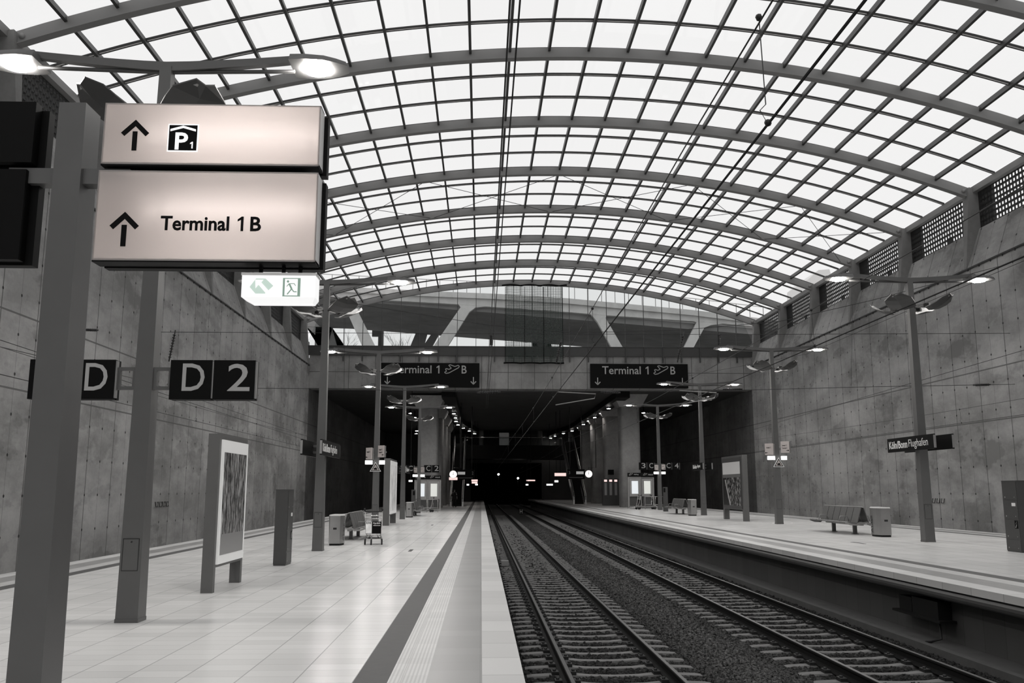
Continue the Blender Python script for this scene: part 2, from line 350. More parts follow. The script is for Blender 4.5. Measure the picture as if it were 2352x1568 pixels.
# ================================================================== ROOF
def arcpts(off, n=48, a=AX0, b=AX1): return [arc(x, off) for x in np.linspace(a, b, n)]
rib0 = None
mb = MB(); c = arcpts(.21)
mb.sweep([(x, 0, z) for x, z in c], [(-.10, -.21), (.10, -.21), (.10, .21), (-.10, .21)], up=(0, 0, 1))
fl = MB(); fl.sweep([(x, 0, z) for x, z in arcpts(-.012)], [(-.16, -.015), (.16, -.015), (.16, .015), (-.16, .015)])
rib0 = thing('roof_rib', 'x', 'roof beam', (0, 0, 0), group='curved steel ribs of the glass roof'); part('web', mb, 'rib', rib0); part('lower_flange', fl, 'rib', rib0)
for x, z in (arc(AX0 + .25, .2), arc(AX1 - .25, .2)): tp = MB(); tp.cyl((x, -.14, z), (x, .14, z), .10, 14); part('hinge_pin', tp, 'rib', rib0)

def ribname(k): return 'last curved roof rib, on top of the glazed gable' if k == 0 else '%s curved grey roof rib out from the glazed gable' % ORD[k - 1]
for k, y in enumerate(RIBY):
    if k > 11: break
    if k == 0: rib0.location = (0, y, 0); rib0['label'] = ribname(0)
    else: dup(rib0, (0, y, 0), label=ribname(k))
Y0R, Y1R = RIBY[11] - .5, YP + .15
NP = 24
PX = [AX0 + .0 + (AX1 - AX0) * (i / NP) for i in range(NP + 1)]
for i in range(1, NP):
    x, z = arc(PX[i], .40); a = (x - ARC_X) / ARC_R; mb = MB(); up = (math.sin(a), 0, math.cos(a))
    mb.sweep([(x, Y0R, z), (x, Y1R, z)], [(-.05, -.15), (.05, -.15), (.05, .13), (-.05, .13)], up=up)
    solo('roof_purlin', mb, 'purlin', 'dark straight roof bar running down the hall, %s from the left eave' % ORD[i - 1], 'roof beam', 'long roof bars under the glass')
def NUM(n): return ('%dst' % n if n % 10 == 1 and n != 11 else '%dnd' % n if n % 10 == 2 and n != 12 else '%drd' % n if n % 10 == 3 and n != 13 else '%dth' % n)
gb0 = None
def gbar():
    t = thing('glazing_bar', 'x', 'glazing bar', group='double lined cross bars of the glass roof')
    mb = MB(); mb.sweep([(x, 0, z) for x, z in arcpts(.50)], [(-.055, -.03), (.055, -.03), (.055, .03), (-.055, .03)]); part('cap_strip', mb, 'bar', t)
    for s in (-1, 1):
        mb = MB(); mb.sweep([(x, s * .07, z) for x, z in arcpts(.49)], [(-.017, -.035), (.017, -.035), (.017, .035), (-.017, .035)]); part('gasket', mb, 'gasket', t)
    return t
n = 0
for k in range(11):
    for j in range(3):
        y = RIBY[k] - RS * j / 3 + .16
        lab = ('%s cross bar in the roof glass, counted outward from the glazed gable' % NUM(3 * k + j + 1))
        if gb0 is None: gb0 = gbar(); gb0.location = (0, y, 0); gb0['label'] = lab
        else: dup(gb0, (0, y, 0), label=lab)
for k in range(11):
    mb = MB(); y0, y1 = RIBY[k + 1], RIBY[k]
    for i in range(NP):
        for j in range(3):
            a, b = y0 + (y1 - y0) * j / 3, y0 + (y1 - y0) * (j + 1) / 3
            (xa, za), (xb, zb) = arc(PX[i], .53), arc(PX[i + 1], .53); mb.add([(xa, a, za), (xb, a, zb), (xb, b, zb), (xa, b, za)], [(0, 1, 2, 3)])
    struct('window_%d' % (k + 1), mb, 'glass')
# roof bracing rods
def rod(p, q, lab):
    mb = MB(); mb.tube([p, q], .016, 6); solo('bracing_rod', mb, 'wire', lab, 'rod', 'thin crossed bracing rods under the roof')
for (ka, xs) in ((3, [(-14.3, -9.3), (-9.3, -3.2), (-3.2, 4.3), (4.3, 11.8), (11.8, 17.9), (17.9, 22.9)]),):
    for q, (a, b) in enumerate(xs):
        (xa, za), (xb, zb) = arc(a, .02), arc(b, .02); y0, y1 = RIBY[ka], RIBY[ka + 1]
        rod((xa, y0, za), (xb, y1, zb), 'thin bracing rod rising to the right between ribs, %s bay from the left wall' % ORD[q]); rod((xa, y1, za), (xb, y0, zb), 'thin bracing rod rising to the left between ribs, %s bay from the left wall' % ORD[q])
# ---- concrete brackets, louvres, cable trays
for side, X, sg, xr in (('left', XL, -1, AX0), ('right', XR, 1, AX1)):
    br = None; lv = None
    for k in range(12):
        y = RIBY[k]; lab = 'concrete roof bracket on the %s wall, %s out from the portal' % (side, ORD[k])
        if br is None:
            mb = MB(); pts = [(X + sg * .03, 12.15), (X + sg * 1.2, 14.2), (X + sg * 1.3, 16.1), (xr - sg * .02, 16.2), (xr - sg * .10, 15.3)]
            hw = [.10, .30, .30, .30, .24]
            # wedge: narrow at the foot, wide at the head
            a = [(p[0], -h, p[1]) for p, h in zip(pts, hw)]; b = [(p[0], h, p[1]) for p, h in zip(pts, hw)]
            mb.hexa(a, b); br = solo('roof_bracket', mb, 'bracket', lab, 'bracket', 'concrete brackets under the rib ends', loc=(0, y, 0))
        else: o = br.copy(); COL.objects.link(o); o.location = (0, y, 0); o['label'] = lab
        if k == 11: continue
        y1, y0 = RIBY[k] - .32, RIBY[k + 1] + .32; L = y1 - y0; lab = 'dark louvred grille high in the %s wall, %s bay out from the portal' % (side, ORD[k])
        if lv is None:
            mb = MB(); xa, xb = sorted((X + sg * .80, X + sg * (.92 if sg < 0 else .85)))
            for r in range(8): mb.box(xa, xb, 0, L, 14.12 + r * .255, 14.12 + r * .255 + .10)
            for r in range(26): mb.box(xa, xb, L * r / 25 - .03, L * r / 25 + .03, 14.12, 15.98)
            mb.box(xa, xb, L - 1.15, L, 14.12, 15.98); mb.box(xa, xb, 2.0, 2.5, 14.12, 14.5)
            lv = solo('louvre_grille', mb, 'louvre', lab, 'louvre', 'louvred grilles under the eaves', loc=(0, y0, 0))
        else: o = lv.copy(); COL.objects.link(o); o.location = (0, y0, 0); o['label'] = lab
    mb = MB(); a, b = sorted((X + sg * .03, X - sg * .05)); mb.box(a, b, YB, YP, 12.10, 12.13)
    for y in np.arange(-4, YP - .3, .95):
        mb.add([(X + sg * .05, y, 11.93), (X + sg * .05, y + .05, 11.93), (X - sg * .06, y, 12.1), (X - sg * .06, y + .05, 12.1), (X + sg * .05, y, 12.1), (X + sg * .05, y + .05, 12.1)], [(0, 2, 4), (1, 5, 3), (0, 1, 3, 2), (2, 3, 5, 4), (0, 4, 5, 1)])
    for dz in (.14, .2): mb.tube([(X - sg * .01, YB, 11.96 + dz), (X - sg * .01, YP, 11.96 + dz)], .022, 6)
    solo('cable_tray', mb, 'poledark', 'thin dark cable tray running high along the %s wall' % side, 'cable tray')

# ================================================================== GABLE
mb = MB(); mb.box(XL - .3, XR + .3, YP - .02, YP + .14, 13.02, 13.78); mb.box(XL - .3, XR + .3, YP - .06, YP + .16, 13.78, 13.83); mb.box(XL - .3, XR + .3, YP - .05, YP + .1, 13.0, 13.05)
solo('parapet_panel', mb, 'cab', 'dark grey metal band along the foot of the glazed gable', 'panel')
mb = MB(); up = [(x, z) for x, z in arcpts(.05, 40)]
mb.prism([(AX0, 13.8)] + up[1:-1] + [(AX1, 13.8)], 'y', YP + .05, YP + .07); struct('window_12', mb, 'gable')
for i in range(1, NP):
    x, z = arc(PX[i], 0); mb = MB(); mb.box(x - .022, x + .022, YP - .1, YP + .02, 12.55, z); mb.box(x - .05, x + .05, YP - .12, YP + .04, 12.5, 13.03)
    solo('gable_mullion', mb, 'poledark', 'thin dark upright of the glazed gable, %s from the left wall' % ORD[i - 1], 'mullion', 'uprights of the glazed gable')
# hanging safety net
net = thing('safety_net', 'dark green safety net hung down the middle of the glazed gable', 'net', (0, YP - .22, 0))
mb = MB(); nx = np.linspace(2.0, 6.92, 15); nz = np.linspace(12.35, 19.05, 20); vs = [(x, .05 * math.sin(i * 1.7) + .04 * math.sin(j * .9), z) for j, z in enumerate(nz) for i, x in enumerate(nx)]
mb.add(vs, [(j * 15 + i, j * 15 + i + 1, j * 15 + i + 16, j * 15 + i + 15) for j in range(19) for i in range(14)], smooth=True); part('net_sheet', mb, 'net', net)
mb = MB()
for zz, amp in ((12.35, .05), (19.1, .10)):
    xs = np.linspace(1.7 if zz > 15 else 1.85, 7.3 if zz > 15 else 7.0, 26); mb = MB(); mb.tube([(x, 0, zz + amp * abs(math.sin(x * 1.9))) for x in xs], .07, 7); part('rolled_edge', mb, 'black', net)
for x in (2.0, 3.65, 5.28, 6.92):
    mb = MB(); mb.tube([(x, -.03, z) for z in np.linspace(12.35, 19.0, 9)], .025, 6); part('edge_rope', mb, 'black', net)
# ================================================================== WORLD BEYOND THE GABLE
mb = MB(); mb.box(-70, 90, YP + 1.7, 205, 10.95, 13.0); solo('embankment', mb, 'soffit', 'earth cover over the tunnel behind the glazed gable', 'ground')
YG = 97.
def px(x, y, Y):      # place on the plane Y = const, read from the measured picture
    p = math.radians(9.417); q = math.radians(1.957); f = Vector((math.sin(q) * math.cos(p), math.cos(q) * math.cos(p), math.sin(p))); r = Vector((math.cos(q), -math.sin(q), 0)); u = r.cross(f)
    d = f + r * ((x - 1176) / 2050) - u * ((y - 784) / 2050); t = Y / d.y; return d.x * t, 1.76 + d.z * t
br = thing('road_bridge', 'pale concrete bridge with slanting legs behind the glazed gable', 'bridge')
top = [(680, 655), (990, 671), (1140, 677), (1300, 687), (1589, 714), (1760, 735), (1900, 760)]; bot = [(1900, 790), (1760, 752), (1630, 740), (1600, 738), (1395, 724), (1370, 722), (1300, 716), (1120, 704), (1060, 699), (900, 690), (830, 686), (680, 676)]
mb = MB(); mb.prism([px(x, y, YG) for x, y in top + bot], 'y', YG, YG + .7); part('girder', mb, 'bridge', br)
mb = MB(); mb.prism([px(x, y - 1, YG) for x, y in top] + [px(x, y + 11, YG) for x, y in top[::-1]], 'y', YG - .35, YG); part('parapet', mb, 'bridge', br)
def foot(L_, yy):       # run a leg's two edges on down to the ground
    k = [i for i, p in enumerate(L_) if p[1] == 800][0]; e = lambda p, q: (p[0] + (q[0] - p[0]) * (yy - p[1]) / (q[1] - p[1]), yy)
    return list(L_[:k]) + [e(L_[k - 1], L_[k]), e(L_[k + 2], L_[k + 1])] + list(L_[k + 2:])
for L_ in ([(1052, 697), (1058, 705), (992, 800), (1025, 800), (1078, 716), (1092, 706), (1120, 703)], [(1330, 716), (1358, 722), (1373, 740), (1406, 800), (1432, 800), (1391, 730), (1395, 722)], [(1585, 734), (1600, 740), (1570, 800), (1592, 800), (1618, 752), (1634, 746), (1660, 743)], [(780, 680), (790, 700), (834, 800), (864, 800), (822, 715), (826, 700), (860, 686)]):
    P = [px(x, y, YG) for x, y in foot(L_, 888)]; mb = MB(); mb.prism(P, 'y', YG + .02, YG + .6); part('leg', mb, 'bridge', br)
# deck between the two faces
mb = MB(); (xa, za), (xb, zb) = px(660, 672, YG), px(1900, 775, YG); YH = 117.
mb.hexa([(xa, YG + .7, za - .2), (xb, YG + .7, zb - .2), (xb, YH, zb + .2), (xa, YH, za - .1)], [(xa, YG + .7, za + .5), (xb, YG + .7, zb + .5), (xb, YH, zb + .5), (xa, YH, za + .5)])
for q in range(0): 
    y = YG + 2 + q * 3.2; mb.hexa([(xa, y, za - .35), (xb, y, zb - .35), (xb, y + .5, zb - .35), (xa, y + .5, za - .35)], [(xa, y, za), (xb, y, zb), (xb, y + .5, zb), (xa, y + .5, za)])
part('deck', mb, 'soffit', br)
mb = MB(); B1 = [(660, 690), (1900, 790)]; P = [px(660, 672, YH), px(1900, 745, YH), px(1900, 815, YH), px(1420, 785, YH), px(1300, 771, YH), px(1100, 763, YH), px(940, 757, YH), px(660, 748, YH)]
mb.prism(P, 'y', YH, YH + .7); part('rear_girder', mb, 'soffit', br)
for L_ in ([(960, 752), (985, 752), (972, 800), (940, 800)], [(995, 760), (1012, 760), (990, 800), (968, 800)], [(1220, 762), (1262, 766), (1255, 800), (1238, 800)], [(700, 745), (760, 748), (775, 800), (755, 800)], [(725, 745), (765, 745), (752, 800), (722, 800)]):
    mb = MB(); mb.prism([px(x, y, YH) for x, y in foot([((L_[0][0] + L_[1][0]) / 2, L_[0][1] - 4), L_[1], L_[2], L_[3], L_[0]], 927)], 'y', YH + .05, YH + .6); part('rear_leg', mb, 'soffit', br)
rl = thing('railing', 'thin railing on top of the pale road bridge', 'railing')
tp = MB(); T = [px(x, y - 29, YG - .2) for x, y in top]; tp.sweep([(x, YG - .2, z) for x, z in T], [(-.03, -.03), (.03, -.03), (.03, .03), (-.03, .03)]); part('top_rail', tp, 'alu', rl)
for x in range(700, 1760, 31):
    y = np.interp(x, [t[0] for t in top], [t[1] for t in top]); (a, b), (c, d) = px(x, y + 3, YG - .2), px(x, y - 29, YG - .2); mb = MB(); mb.box(a - .035, a + .035, YG - .23, YG - .17, b, d); part('post', mb, 'alu', rl)
# bare tree
def tree(x, y, z, h, lab, seed):
    R = random.Random(seed); t = thing('bare_tree', lab, 'tree', (x, y, z)); mb = MB()
    def br_(p, d, L, r, lv):
        q = p + d * L; mb.tube([p, (p + q) / 2 + Vector((R.uniform(-.05, .05) * L, 0, 0)), q], r, 5, scl=[1, .8, .6])
        if lv:
            for _ in range(4): br_(p + d * L * R.uniform(.5, 1), (d + Vector((R.uniform(-.6, .6), R.uniform(-.6, .6), R.uniform(0, .3)))).normalized(), L * R.uniform(.5, .8), r * .55, lv - 1)
    br_(Vector((0, 0, 0)), Vector((0, 0, 1)), h * .45, .11, 4); part('branches', mb, 'bark', t)
x, z = px(925, 800, 135.); tree(x, 135., 13., z - 13 + 3.7, 'bare leafless tree seen below the bridge behind the gable glass', 3)
x, z = px(765, 800, 150.); tree(x, 150., 13., z - 13 + 3, 'bare leafless tree at the left corner behind the gable glass', 5)
mb = MB(); (xa, za), (xb, zb) = px(868, 797, 125.), px(880, 757, 125.); mb.box(xa, xa + .7, 125, 126, 13, zb + .2)
mb.box(xa + .3, xa + .36, 124.95, 125, 13, zb + .2); mb.box(xa - .9, xa, 125.2, 125.8, zb - .9, zb + .4)
solo('lift_tower', mb, 'cab', 'dark boxy tower standing under the bridge left of the bare tree', 'building')
mb = MB(); P = [px(1858, 985, 160.), px(1858, 640, 160.), px(1880, 620, 160.), px(1905, 618, 160.), px(1912, 640, 160.), px(1912, 985, 160.)]; mb.prism(P, 'y', 160, 172); solo('tall_building', mb, 'white', 'pale building top showing through the roof glass at the right eave', 'building')

# ================================================================== TRACKS
TR = (1.99, 6.05)
def rail_prof():
    hw = [(.075, 0), (.075, .012), (.02, .03), (.012, .05), (.012, .125), (.034, .138), (.036, .165), (.028, .172)]
    return hw + [(-a, b) for a, b in hw[::-1]]
for ti, xc in enumerate(TR):
    for s in (-1, 1):
        x = xc + s * .7535; nm = ('left', 'right')[(s + 1) // 2]; t = thing('rail', '%s rail of the track beside the %s platform' % (nm, ('left', 'right')[ti]), 'rail', (x, 0, -.932), group='rails of the two middle tracks')
        mb = MB(); mb.prism(rail_prof(), 'y', 4, 190); part('rail_body', mb, 'rail', t)
        mb = MB(); mb.box(-.026, .026, 4, 190, .1715, .1735); part('running_surface', mb, 'railtop', t, 'worn shiny rail top')
sl = []
SY = [9.0 + .6 * k for k in range(148)]
for ti, xc in enumerate(TR):
    lab = 'grey concrete sleeper in the ballast of the track beside the %s platform' % ('left', 'right')[ti]; grp = 'sleepers of the track beside the %s platform' % ('left', 'right')[ti]
    if not sl:
        t = thing('sleeper', lab, 'sleeper', (xc, SY[0], 0), group=grp); mb = MB()
        prof = [(-1.3, -.955, .12), (-1.22, -.945, .13), (-.95, -.934, .135), (-.56, -.934, .135), (-.36, -.950, .11), (0, -.957, .10), (.36, -.950, .11), (.56, -.934, .135), (.95, -.934, .135), (1.22, -.945, .13), (1.3, -.955, .12)]
        vs = []; fs = []
        for i, (x, z, w) in enumerate(prof):
            vs += [(x, -w * 1.15, -1.12), (x, -w * .70, z), (x, w * .70, z), (x, w * 1.15, -1.12)]
        for i in range(len(prof) - 1):
            for j in range(3): a = i * 4 + j; fs.append((a, a + 4, a + 5, a + 1))
        fs += [(0, 1, 2, 3), tuple(len(vs) - 4 + j for j in (3, 2, 1, 0))]; mb.add(vs, fs); part('sleeper_body', mb, 'sleeper', t)
        for s in (-1, 1):
            mb = MB(); x = s * .7535; mb.box(x - .10, x + .10, -.07, .07, -.934, -.931)
            for d in (-1, 1): mb.box(x + d * .13 - .05, x + d * .13 + .05, -.085, .085, -.934, -.885); mb.cyl((x + d * .14, 0, -.9), (x + d * .14, 0, -.86), .025, 8)
            part('rail_fastening', mb, 'clip', t)
        sl.append(t); rng = SY[1:]
    else: rng = SY
    for y in rng: dup(sl[0], (xc, y, 0), label=lab, group=grp)
# ballast bed and stones
gx = np.arange(.1, 7.61, .12); gy = np.concatenate([np.arange(4, 30, .15), np.arange(30, 80, .6), np.arange(80, 190, 5)])
GX, GY = np.meshgrid(gx, gy); GZ = -.972 + RNG.uniform(-.012, .012, GX.shape)
mid = np.exp(-((GX - 4.02) / .5) ** 2); GZ += .03 * mid
nX = len(gx); mb = MB(); vs = np.stack([GX.ravel(), GY.ravel(), GZ.ravel()], 1).tolist()
mb.add(vs, [(j * nX + i, j * nX + i + 1, (j + 1) * nX + i + 1, (j + 1) * nX + i) for j in range(len(gy) - 1) for i in range(nX - 1)])
bal = thing('ballast', 'dark crushed stone ballast filling the bed of the middle tracks', 'ballast', kind='stuff'); part('bed', mb, 'ballast', bal, kind='stuff')
NS = 66000
ys = 1 / RNG.uniform(1 / 70., 1 / 9.2, NS) ; xs = RNG.uniform(.45, 7.55, NS); keep = np.ones(NS, bool)
for xc in TR:
    ins = np.abs(xs - xc) < 1.34; ph = (ys - 9.0 + .3) % .6 - .3; keep &= ~(ins & (np.abs(ph) < .142)); 
    for s in (-1, 1): keep &= ~(np.abs(xs - xc - s * .7535) < .11)
xs, ys = xs[keep], ys[keep]; n = len(xs); zz = -.972 + .03 * np.exp(-((xs - 4.02) / .5) ** 2) + RNG.uniform(-.012, .008, n) + .012 * (np.abs(xs - 4.02) < .7)
cube = np.array([(-1, -1, -1), (1, -1, -1), (1, 1, -1), (-1, 1, -1), (-1, -1, 1), (1, -1, 1), (1, 1, 1), (-1, 1, 1)], float)
szs = RNG.uniform(.014, .036, (n, 1, 1)) * RNG.uniform(.7, 1.35, (n, 1, 3)) ; V = cube[None] * RNG.uniform(.55, 1.1, (n, 8, 3)) * szs
an = RNG.uniform(0, 2 * PI, n); ti = RNG.uniform(-.6, .6, n); c, s = np.cos(ti)[:, None], np.sin(ti)[:, None]
V = np.stack([V[..., 0], V[..., 1] * c - V[..., 2] * s, V[..., 1] * s + V[..., 2] * c], -1); c, s = np.cos(an)[:, None], np.sin(an)[:, None]
V = np.stack([V[..., 0] * c - V[..., 1] * s, V[..., 0] * s + V[..., 1] * c, V[..., 2]], -1) + np.stack([xs, ys, zz], 1)[:, None]
F = np.array([(0, 3, 2, 1), (4, 5, 6, 7), (0, 1, 5, 4), (1, 2, 6, 5), (2, 3, 7, 6), (3, 0, 4, 7)])
FF = (F[None] + 8 * np.arange(n)[:, None, None]).reshape(-1)
me = bpy.data.meshes.new('stones'); me.vertices.add(n * 8); me.vertices.foreach_set('co', V.reshape(-1)); me.loops.add(len(FF)); me.loops.foreach_set('vertex_index', FF)
me.polygons.add(n * 6); me.polygons.foreach_set('loop_start', np.arange(n * 6) * 4); me.materials.append(M['stone']); me.update(calc_edges=True); me.validate()
tag(link(bpy.data.objects.new('stones', me), bal), kind='stuff')
# track magnet, stop board, box under the platform
t = thing('track_magnet', 'small grey box beside the left rail near the platform edge', 'trackside box', (.87, 33.0, -.96)); mb = MB(); mb.box(-.13, .13, -.2, .2, .02, .2); part('housing', mb, 'alu', t)
mb = MB(); mb.tube([(-.13, 0, .1), (-.25, 0, .06), (-.4, .05, 0)], .02, 6); part('cable', mb, 'rubber', t)
t = thing('stop_board', 'small black board with a white H between the tracks', 'sign', (4.02, 91, -.95)); mb = MB(); mb.box(-.03, .03, -.03, .03, 0, .5); part('post', mb, 'clip', t)
mb = MB(); mb.box(-.2, .2, -.05, -.03, .25, .85); part('board', mb, 'black', t); part('letter', text('H', .26, .42, (-.13, -.05, .34)), 'letter', t)
t = thing('junction_box', 'dark equipment box hung under the right platform edge', 'box', (8.21, 16.6, -.52)); mb = MB(); mb.box(-.30, 0, -.9, .9, 0, .04); mb.box(-.24, 0, -.75, .2, .04, .34); mb.box(-.2, 0, .3, .8, .04, .30); part('housing', mb, 'back', t)
mb = MB(); mb.tube([(-.2, -.7, 0), (-.2, -.72, -.28), (-.4, -.75, -.32), (-.52, -.8, -.31)], .02, 6); part('cable', mb, 'rubber', t)

# ================================================================== LAMP POSTS
def lamp_post(loc, label):
    t = thing('lamp_post', label, 'lamp post', loc, group='tapered twin lamp posts along the platforms')
    mb = MB(); a, b = .15, .085
    mb.hexa([(-a, -a, 0), (a, -a, 0), (a, a, 0), (-a, a, 0)], [(-b, -b, 8.0), (b, -b, 8.0), (b, b, 8.0), (-b, b, 8.0)]); mb.box(-a - .006, a + .006, -a - .006, a + .006, 0, .05)
    part('pole', mb, 'pole', t)
    mb = MB(); y0 = lambda z: -(a + (b - a) * z / 8) - .004
    mb.add([(-.11, y0(.68), .68), (.10, y0(.68), .68), (.10, y0(1.1), 1.1), (-.11, y0(1.1), 1.1)], [(0, 1, 2, 3)]); h = part('access_hatch', mb, 'pole', t)
    mb = MB(); 
    for p, q in (((-.115, .675), (.105, .685)), ((-.115, 1.095), (.105, 1.105)), ((-.115, .675), (-.107, 1.105)), ((.097, .675), (.105, 1.105))): mb.box(p[0], q[0], y0(.7) - .002, y0(1.1) + .004, p[1], q[1])
    part('hatch_gap', mb, 'gasket', h); mb = MB(); mb.cyl((0, y0(1.06) - .004, 1.06), (0, y0(1.06) + .01, 1.06), .012, 8); part('lock', mb, 'gasket', h)
    # gull-wing arm
    mb = MB(); xs = np.linspace(-2.07, 2.07, 13); zf = lambda x: 8.0 + .17 * (abs(x) / 2.0) ** 1.3
    mb.sweep([(x, 0, zf(x)) for x in xs], [(-.07, -.07), (.07, -.07), (.07, .07), (-.07, .07)], scl=[1.0 - .3 * abs(x) / 2 for x in xs]); mb.cyl((-2.05, -.08, 8.16), (-2.05, .08, 8.16), .055, 10); mb.cyl((2.05, -.08, 8.16), (2.05, .08, 8.16), .055, 10); part('arm', mb, 'pole', t)
    mb = MB(); mb.tube([(x, 0, 7.93 + .05 * abs(x) / 2) for x in np.linspace(-1.9, 1.9, 9)], .03, 6); part('tie_rod', mb, 'poledark', t)
    for s in (-1, 1):
        mb = MB(); O = [(1.86, .30), (2.08, .34), (2.38, .31), (2.56, .22), (2.70, .12)]
        lo = [(s * x, -w, 8.02) for x, w in O] + [(s * x, w, 8.02) for x, w in O[::-1]]; hi = [(s * (x * .96 + .08), -w * .8, 8.09 + .05 * (1 - i / 5)) for i, (x, w) in enumerate(O)] + [(s * (x * .96 + .08), w * .8, 8.09 + .05 * (i / 4)) for i, (x, w) in enumerate(O[::-1])]
        if s < 0: lo, hi = lo[::-1], hi[::-1]
        mb.hexa(lo, hi); hd = part('lamp_head', mb, 'pole', t)
        mb = MB(); P = [(s * 2.23 + .19 * math.cos(q), .19 * math.sin(q)) for q in np.linspace(0, 2 * PI, 18)[:-1]]; mb.hexa([(x * 1, y, 7.985) for x, y in P], [(x, y, 8.02) for x, y in P]); part('lens', mb, 'lamp', hd, 'glowing lamp lens')
    # four reflector wings below the arm
    for k in range(4):
        an = PI / 4 + k * PI / 2; ca, sa = math.cos(an), math.sin(an); R = lambda r, w: (r * ca - w * sa, r * sa + w * ca)
        mb = MB(); mb.bar((.1 * ca, .1 * sa, 7.12), (.62 * ca, .62 * sa, 7.1), .05, .05); mb.bar((.1 * ca, .1 * sa, 7.18), (.5 * ca, .5 * sa, 7.18), .03, .03); a_ = part('reflector_arm', mb, 'poledark', t)
        pr = [(.52, 6.98, .30), (.70, 7.0, .40), (.90, 7.08, .42), (1.06, 7.18, .40), (1.22, 7.32, .14)]
        vs = []; fs = []
        for r, z, w in pr: vs += [(*R(r, -w), z + .05), (*R(r, 0), z), (*R(r, w), z + .05)]
        m = len(vs); vs += [(x, y, z + .02) for x, y, z in vs]
        for i in range(len(pr) - 1):
            for j in range(2): q = i * 3 + j; fs += [(q, q + 3, q + 4, q + 1)[::-1]]
        for i in range(len(pr) - 1):
            for j in (0, 2): q = i * 3 + j; fs.append((q, q + 3, m + q + 3, m + q))
        fs += [(0, 1, m + 1, m), (1, 2, m + 2, m + 1), (m - 3, m - 2, 2 * m - 2, 2 * m - 3), (m - 2, m - 1, 2 * m - 1, 2 * m - 2)]
        mb.v, mb.f, mb.m, mb.sm = [], [], [], []; mb.add(vs, fs); up_ = [(m + i * 3 + j, m + i * 3 + 3 + j, m + i * 3 + 4 + j, m + i * 3 + 1 + j) for i in range(len(pr) - 1) for j in range(2)]
        mb.f += up_; mb.m += [1] * len(up_); mb.sm += [True] * len(up_); part('reflector', mb, ['poledark', 'reflector'], t)
        mb = MB(); P1, P2 = R(.50, -.13), R(.50, .13); mb.bar((P1[0], P1[1], 7.13), (P2[0], P2[1], 7.13), .16, .10); part('floodlight', mb, 'back', a_)
    return t
LY = [12.72 + 14.1 * k for k in range(5)]; LXL, LXR = -4.74, 13.12
LL = ['in front, right behind the lit direction signs', 'second on the left platform, with the station name sign', 'third on the left platform, with the warning triangle', 'fourth on the left platform, behind the second advertising board', 'last on the left platform, just before the portal']
lp = lamp_post((LXL, LY[0], 0), 'tapered grey lamp post ' + LL[0])
for k in range(1, 5): dup(lp, (LXL, LY[k], 0), label='tapered grey lamp post ' + LL[k])
LR = [None, 'nearest on the right platform, with the station name sign', 'second on the right platform, with the warning triangle', 'third on the right platform, beside the far steel bin', 'last on the right platform, just before the portal']
LRX = [0, 13.35, 13.55, 13.6, 13.72]
for k in range(1, 5): dup(lp, (LRX[k], LY[k], RZ), label='tapered grey lamp post ' + LR[k])

# ================================================================== DIRECTION SIGNS IN FRONT
t = thing('sign_post', 'wide dark grey post at the left edge carrying the lit direction signs', 'post', (-3.115, 6.63, 0))
mb = MB(); mb.hexa([(-.12, -.13, 0), (.12, -.13, 0), (.12, .19, 0), (-.12, .19, 0)], [(-.10, -.13, 4.66), (.10, -.13, 4.66), (.10, .13, 4.66), (-.10, .13, 4.66)]); part('column', mb, 'pole', t)
mb = MB(); mb.box(-.45, .45, -.09, .03, 4.03, 4.15); part('crossbar', mb, 'pole', t)
mb = MB(); mb.box(.2, 1.75, -.02, .1, 4.03, 4.14); part('sign_carrier', mb, 'back', t)
def lightbox(x0, x1, z0, z1, y, label, tubes):
    t = thing('direction_sign', label, 'sign', (0, y, 0), group='lit direction signs on the front post'); d = .14; e = .012
    mb = MB(); mb.box(x0, x1, d, d + .01, z0, z1); mb.box(x0, x0 + e, 0, d, z0, z1); mb.box(x1 - e, x1, 0, d, z0, z1); mb.box(x0, x1, 0, d, z0, z0 + e); mb.box(x0, x1, 0, d, z1 - e, z1); part('housing', mb, 'boxin', t)
    mb = MB(); mb.box(x0, x1, -.003, d + .01, z0 - .012, z0 - .001); part('bottom_edge', mb, 'black', t)
    mb = MB(); mb.box(x0 + .03, x1 + .03, d + .012, d + .10, z0 - .022, z1 - .03); part('back_panel', mb, 'black', t)
    mb = MB(); mb.box(x0 + .002, x1 - .002, -.004, 0, z0 + .002, z1 - .002); part('face', mb, 'face', t)
    for a, b, z in tubes: mb = MB(); mb.cyl((a, d * .62, z), (b, d * .62, z), .013, 8); part('lamp_tube', mb, 'tube', t)
    return t
X0, X1 = -2.87, -1.24
s1 = lightbox(X0, X1, 4.175, 4.66, 6.5, 'upper lit sign with an arrow and a P car park symbol', [(-2.45, -1.3, 4.42)])
part('arrow', arrow_up(-2.63, 4.28, .21, .245, .036, -.004), 'ink', s1)
mb = MB(); mb.box(-2.385, -2.155, -.007, -.004, 4.275, 4.495); part('pictogram_border', mb, 'backlit', s1)
mb = MB(); mb.box(-2.375, -2.165, -.010, -.007, 4.285, 4.485); pg = part('car_park_pictogram', mb, 'ink', s1)
mb = text('P', .095, .135, (-2.325, -.010, 4.29), bold=.02); mb.prism([(-2.365, 4.435), (-2.27, 4.462), (-2.175, 4.435), (-2.175, 4.452), (-2.27, 4.48), (-2.365, 4.452)], 'y', -.014, -.010); part('letter', mb, 'backlit', pg)
part('number', one(-2.212, 4.30, .052, -.010), 'backlit', pg)
s2 = lightbox(X0 - .01, X1, 3.43, 4.125, 6.5, 'lower lit sign with an arrow and the words Terminal 1 B', [(-2.42, -1.3, 3.83)])
part('arrow', arrow_up(-2.66, 3.535, .215, .265, .038, -.004), 'ink', s2)
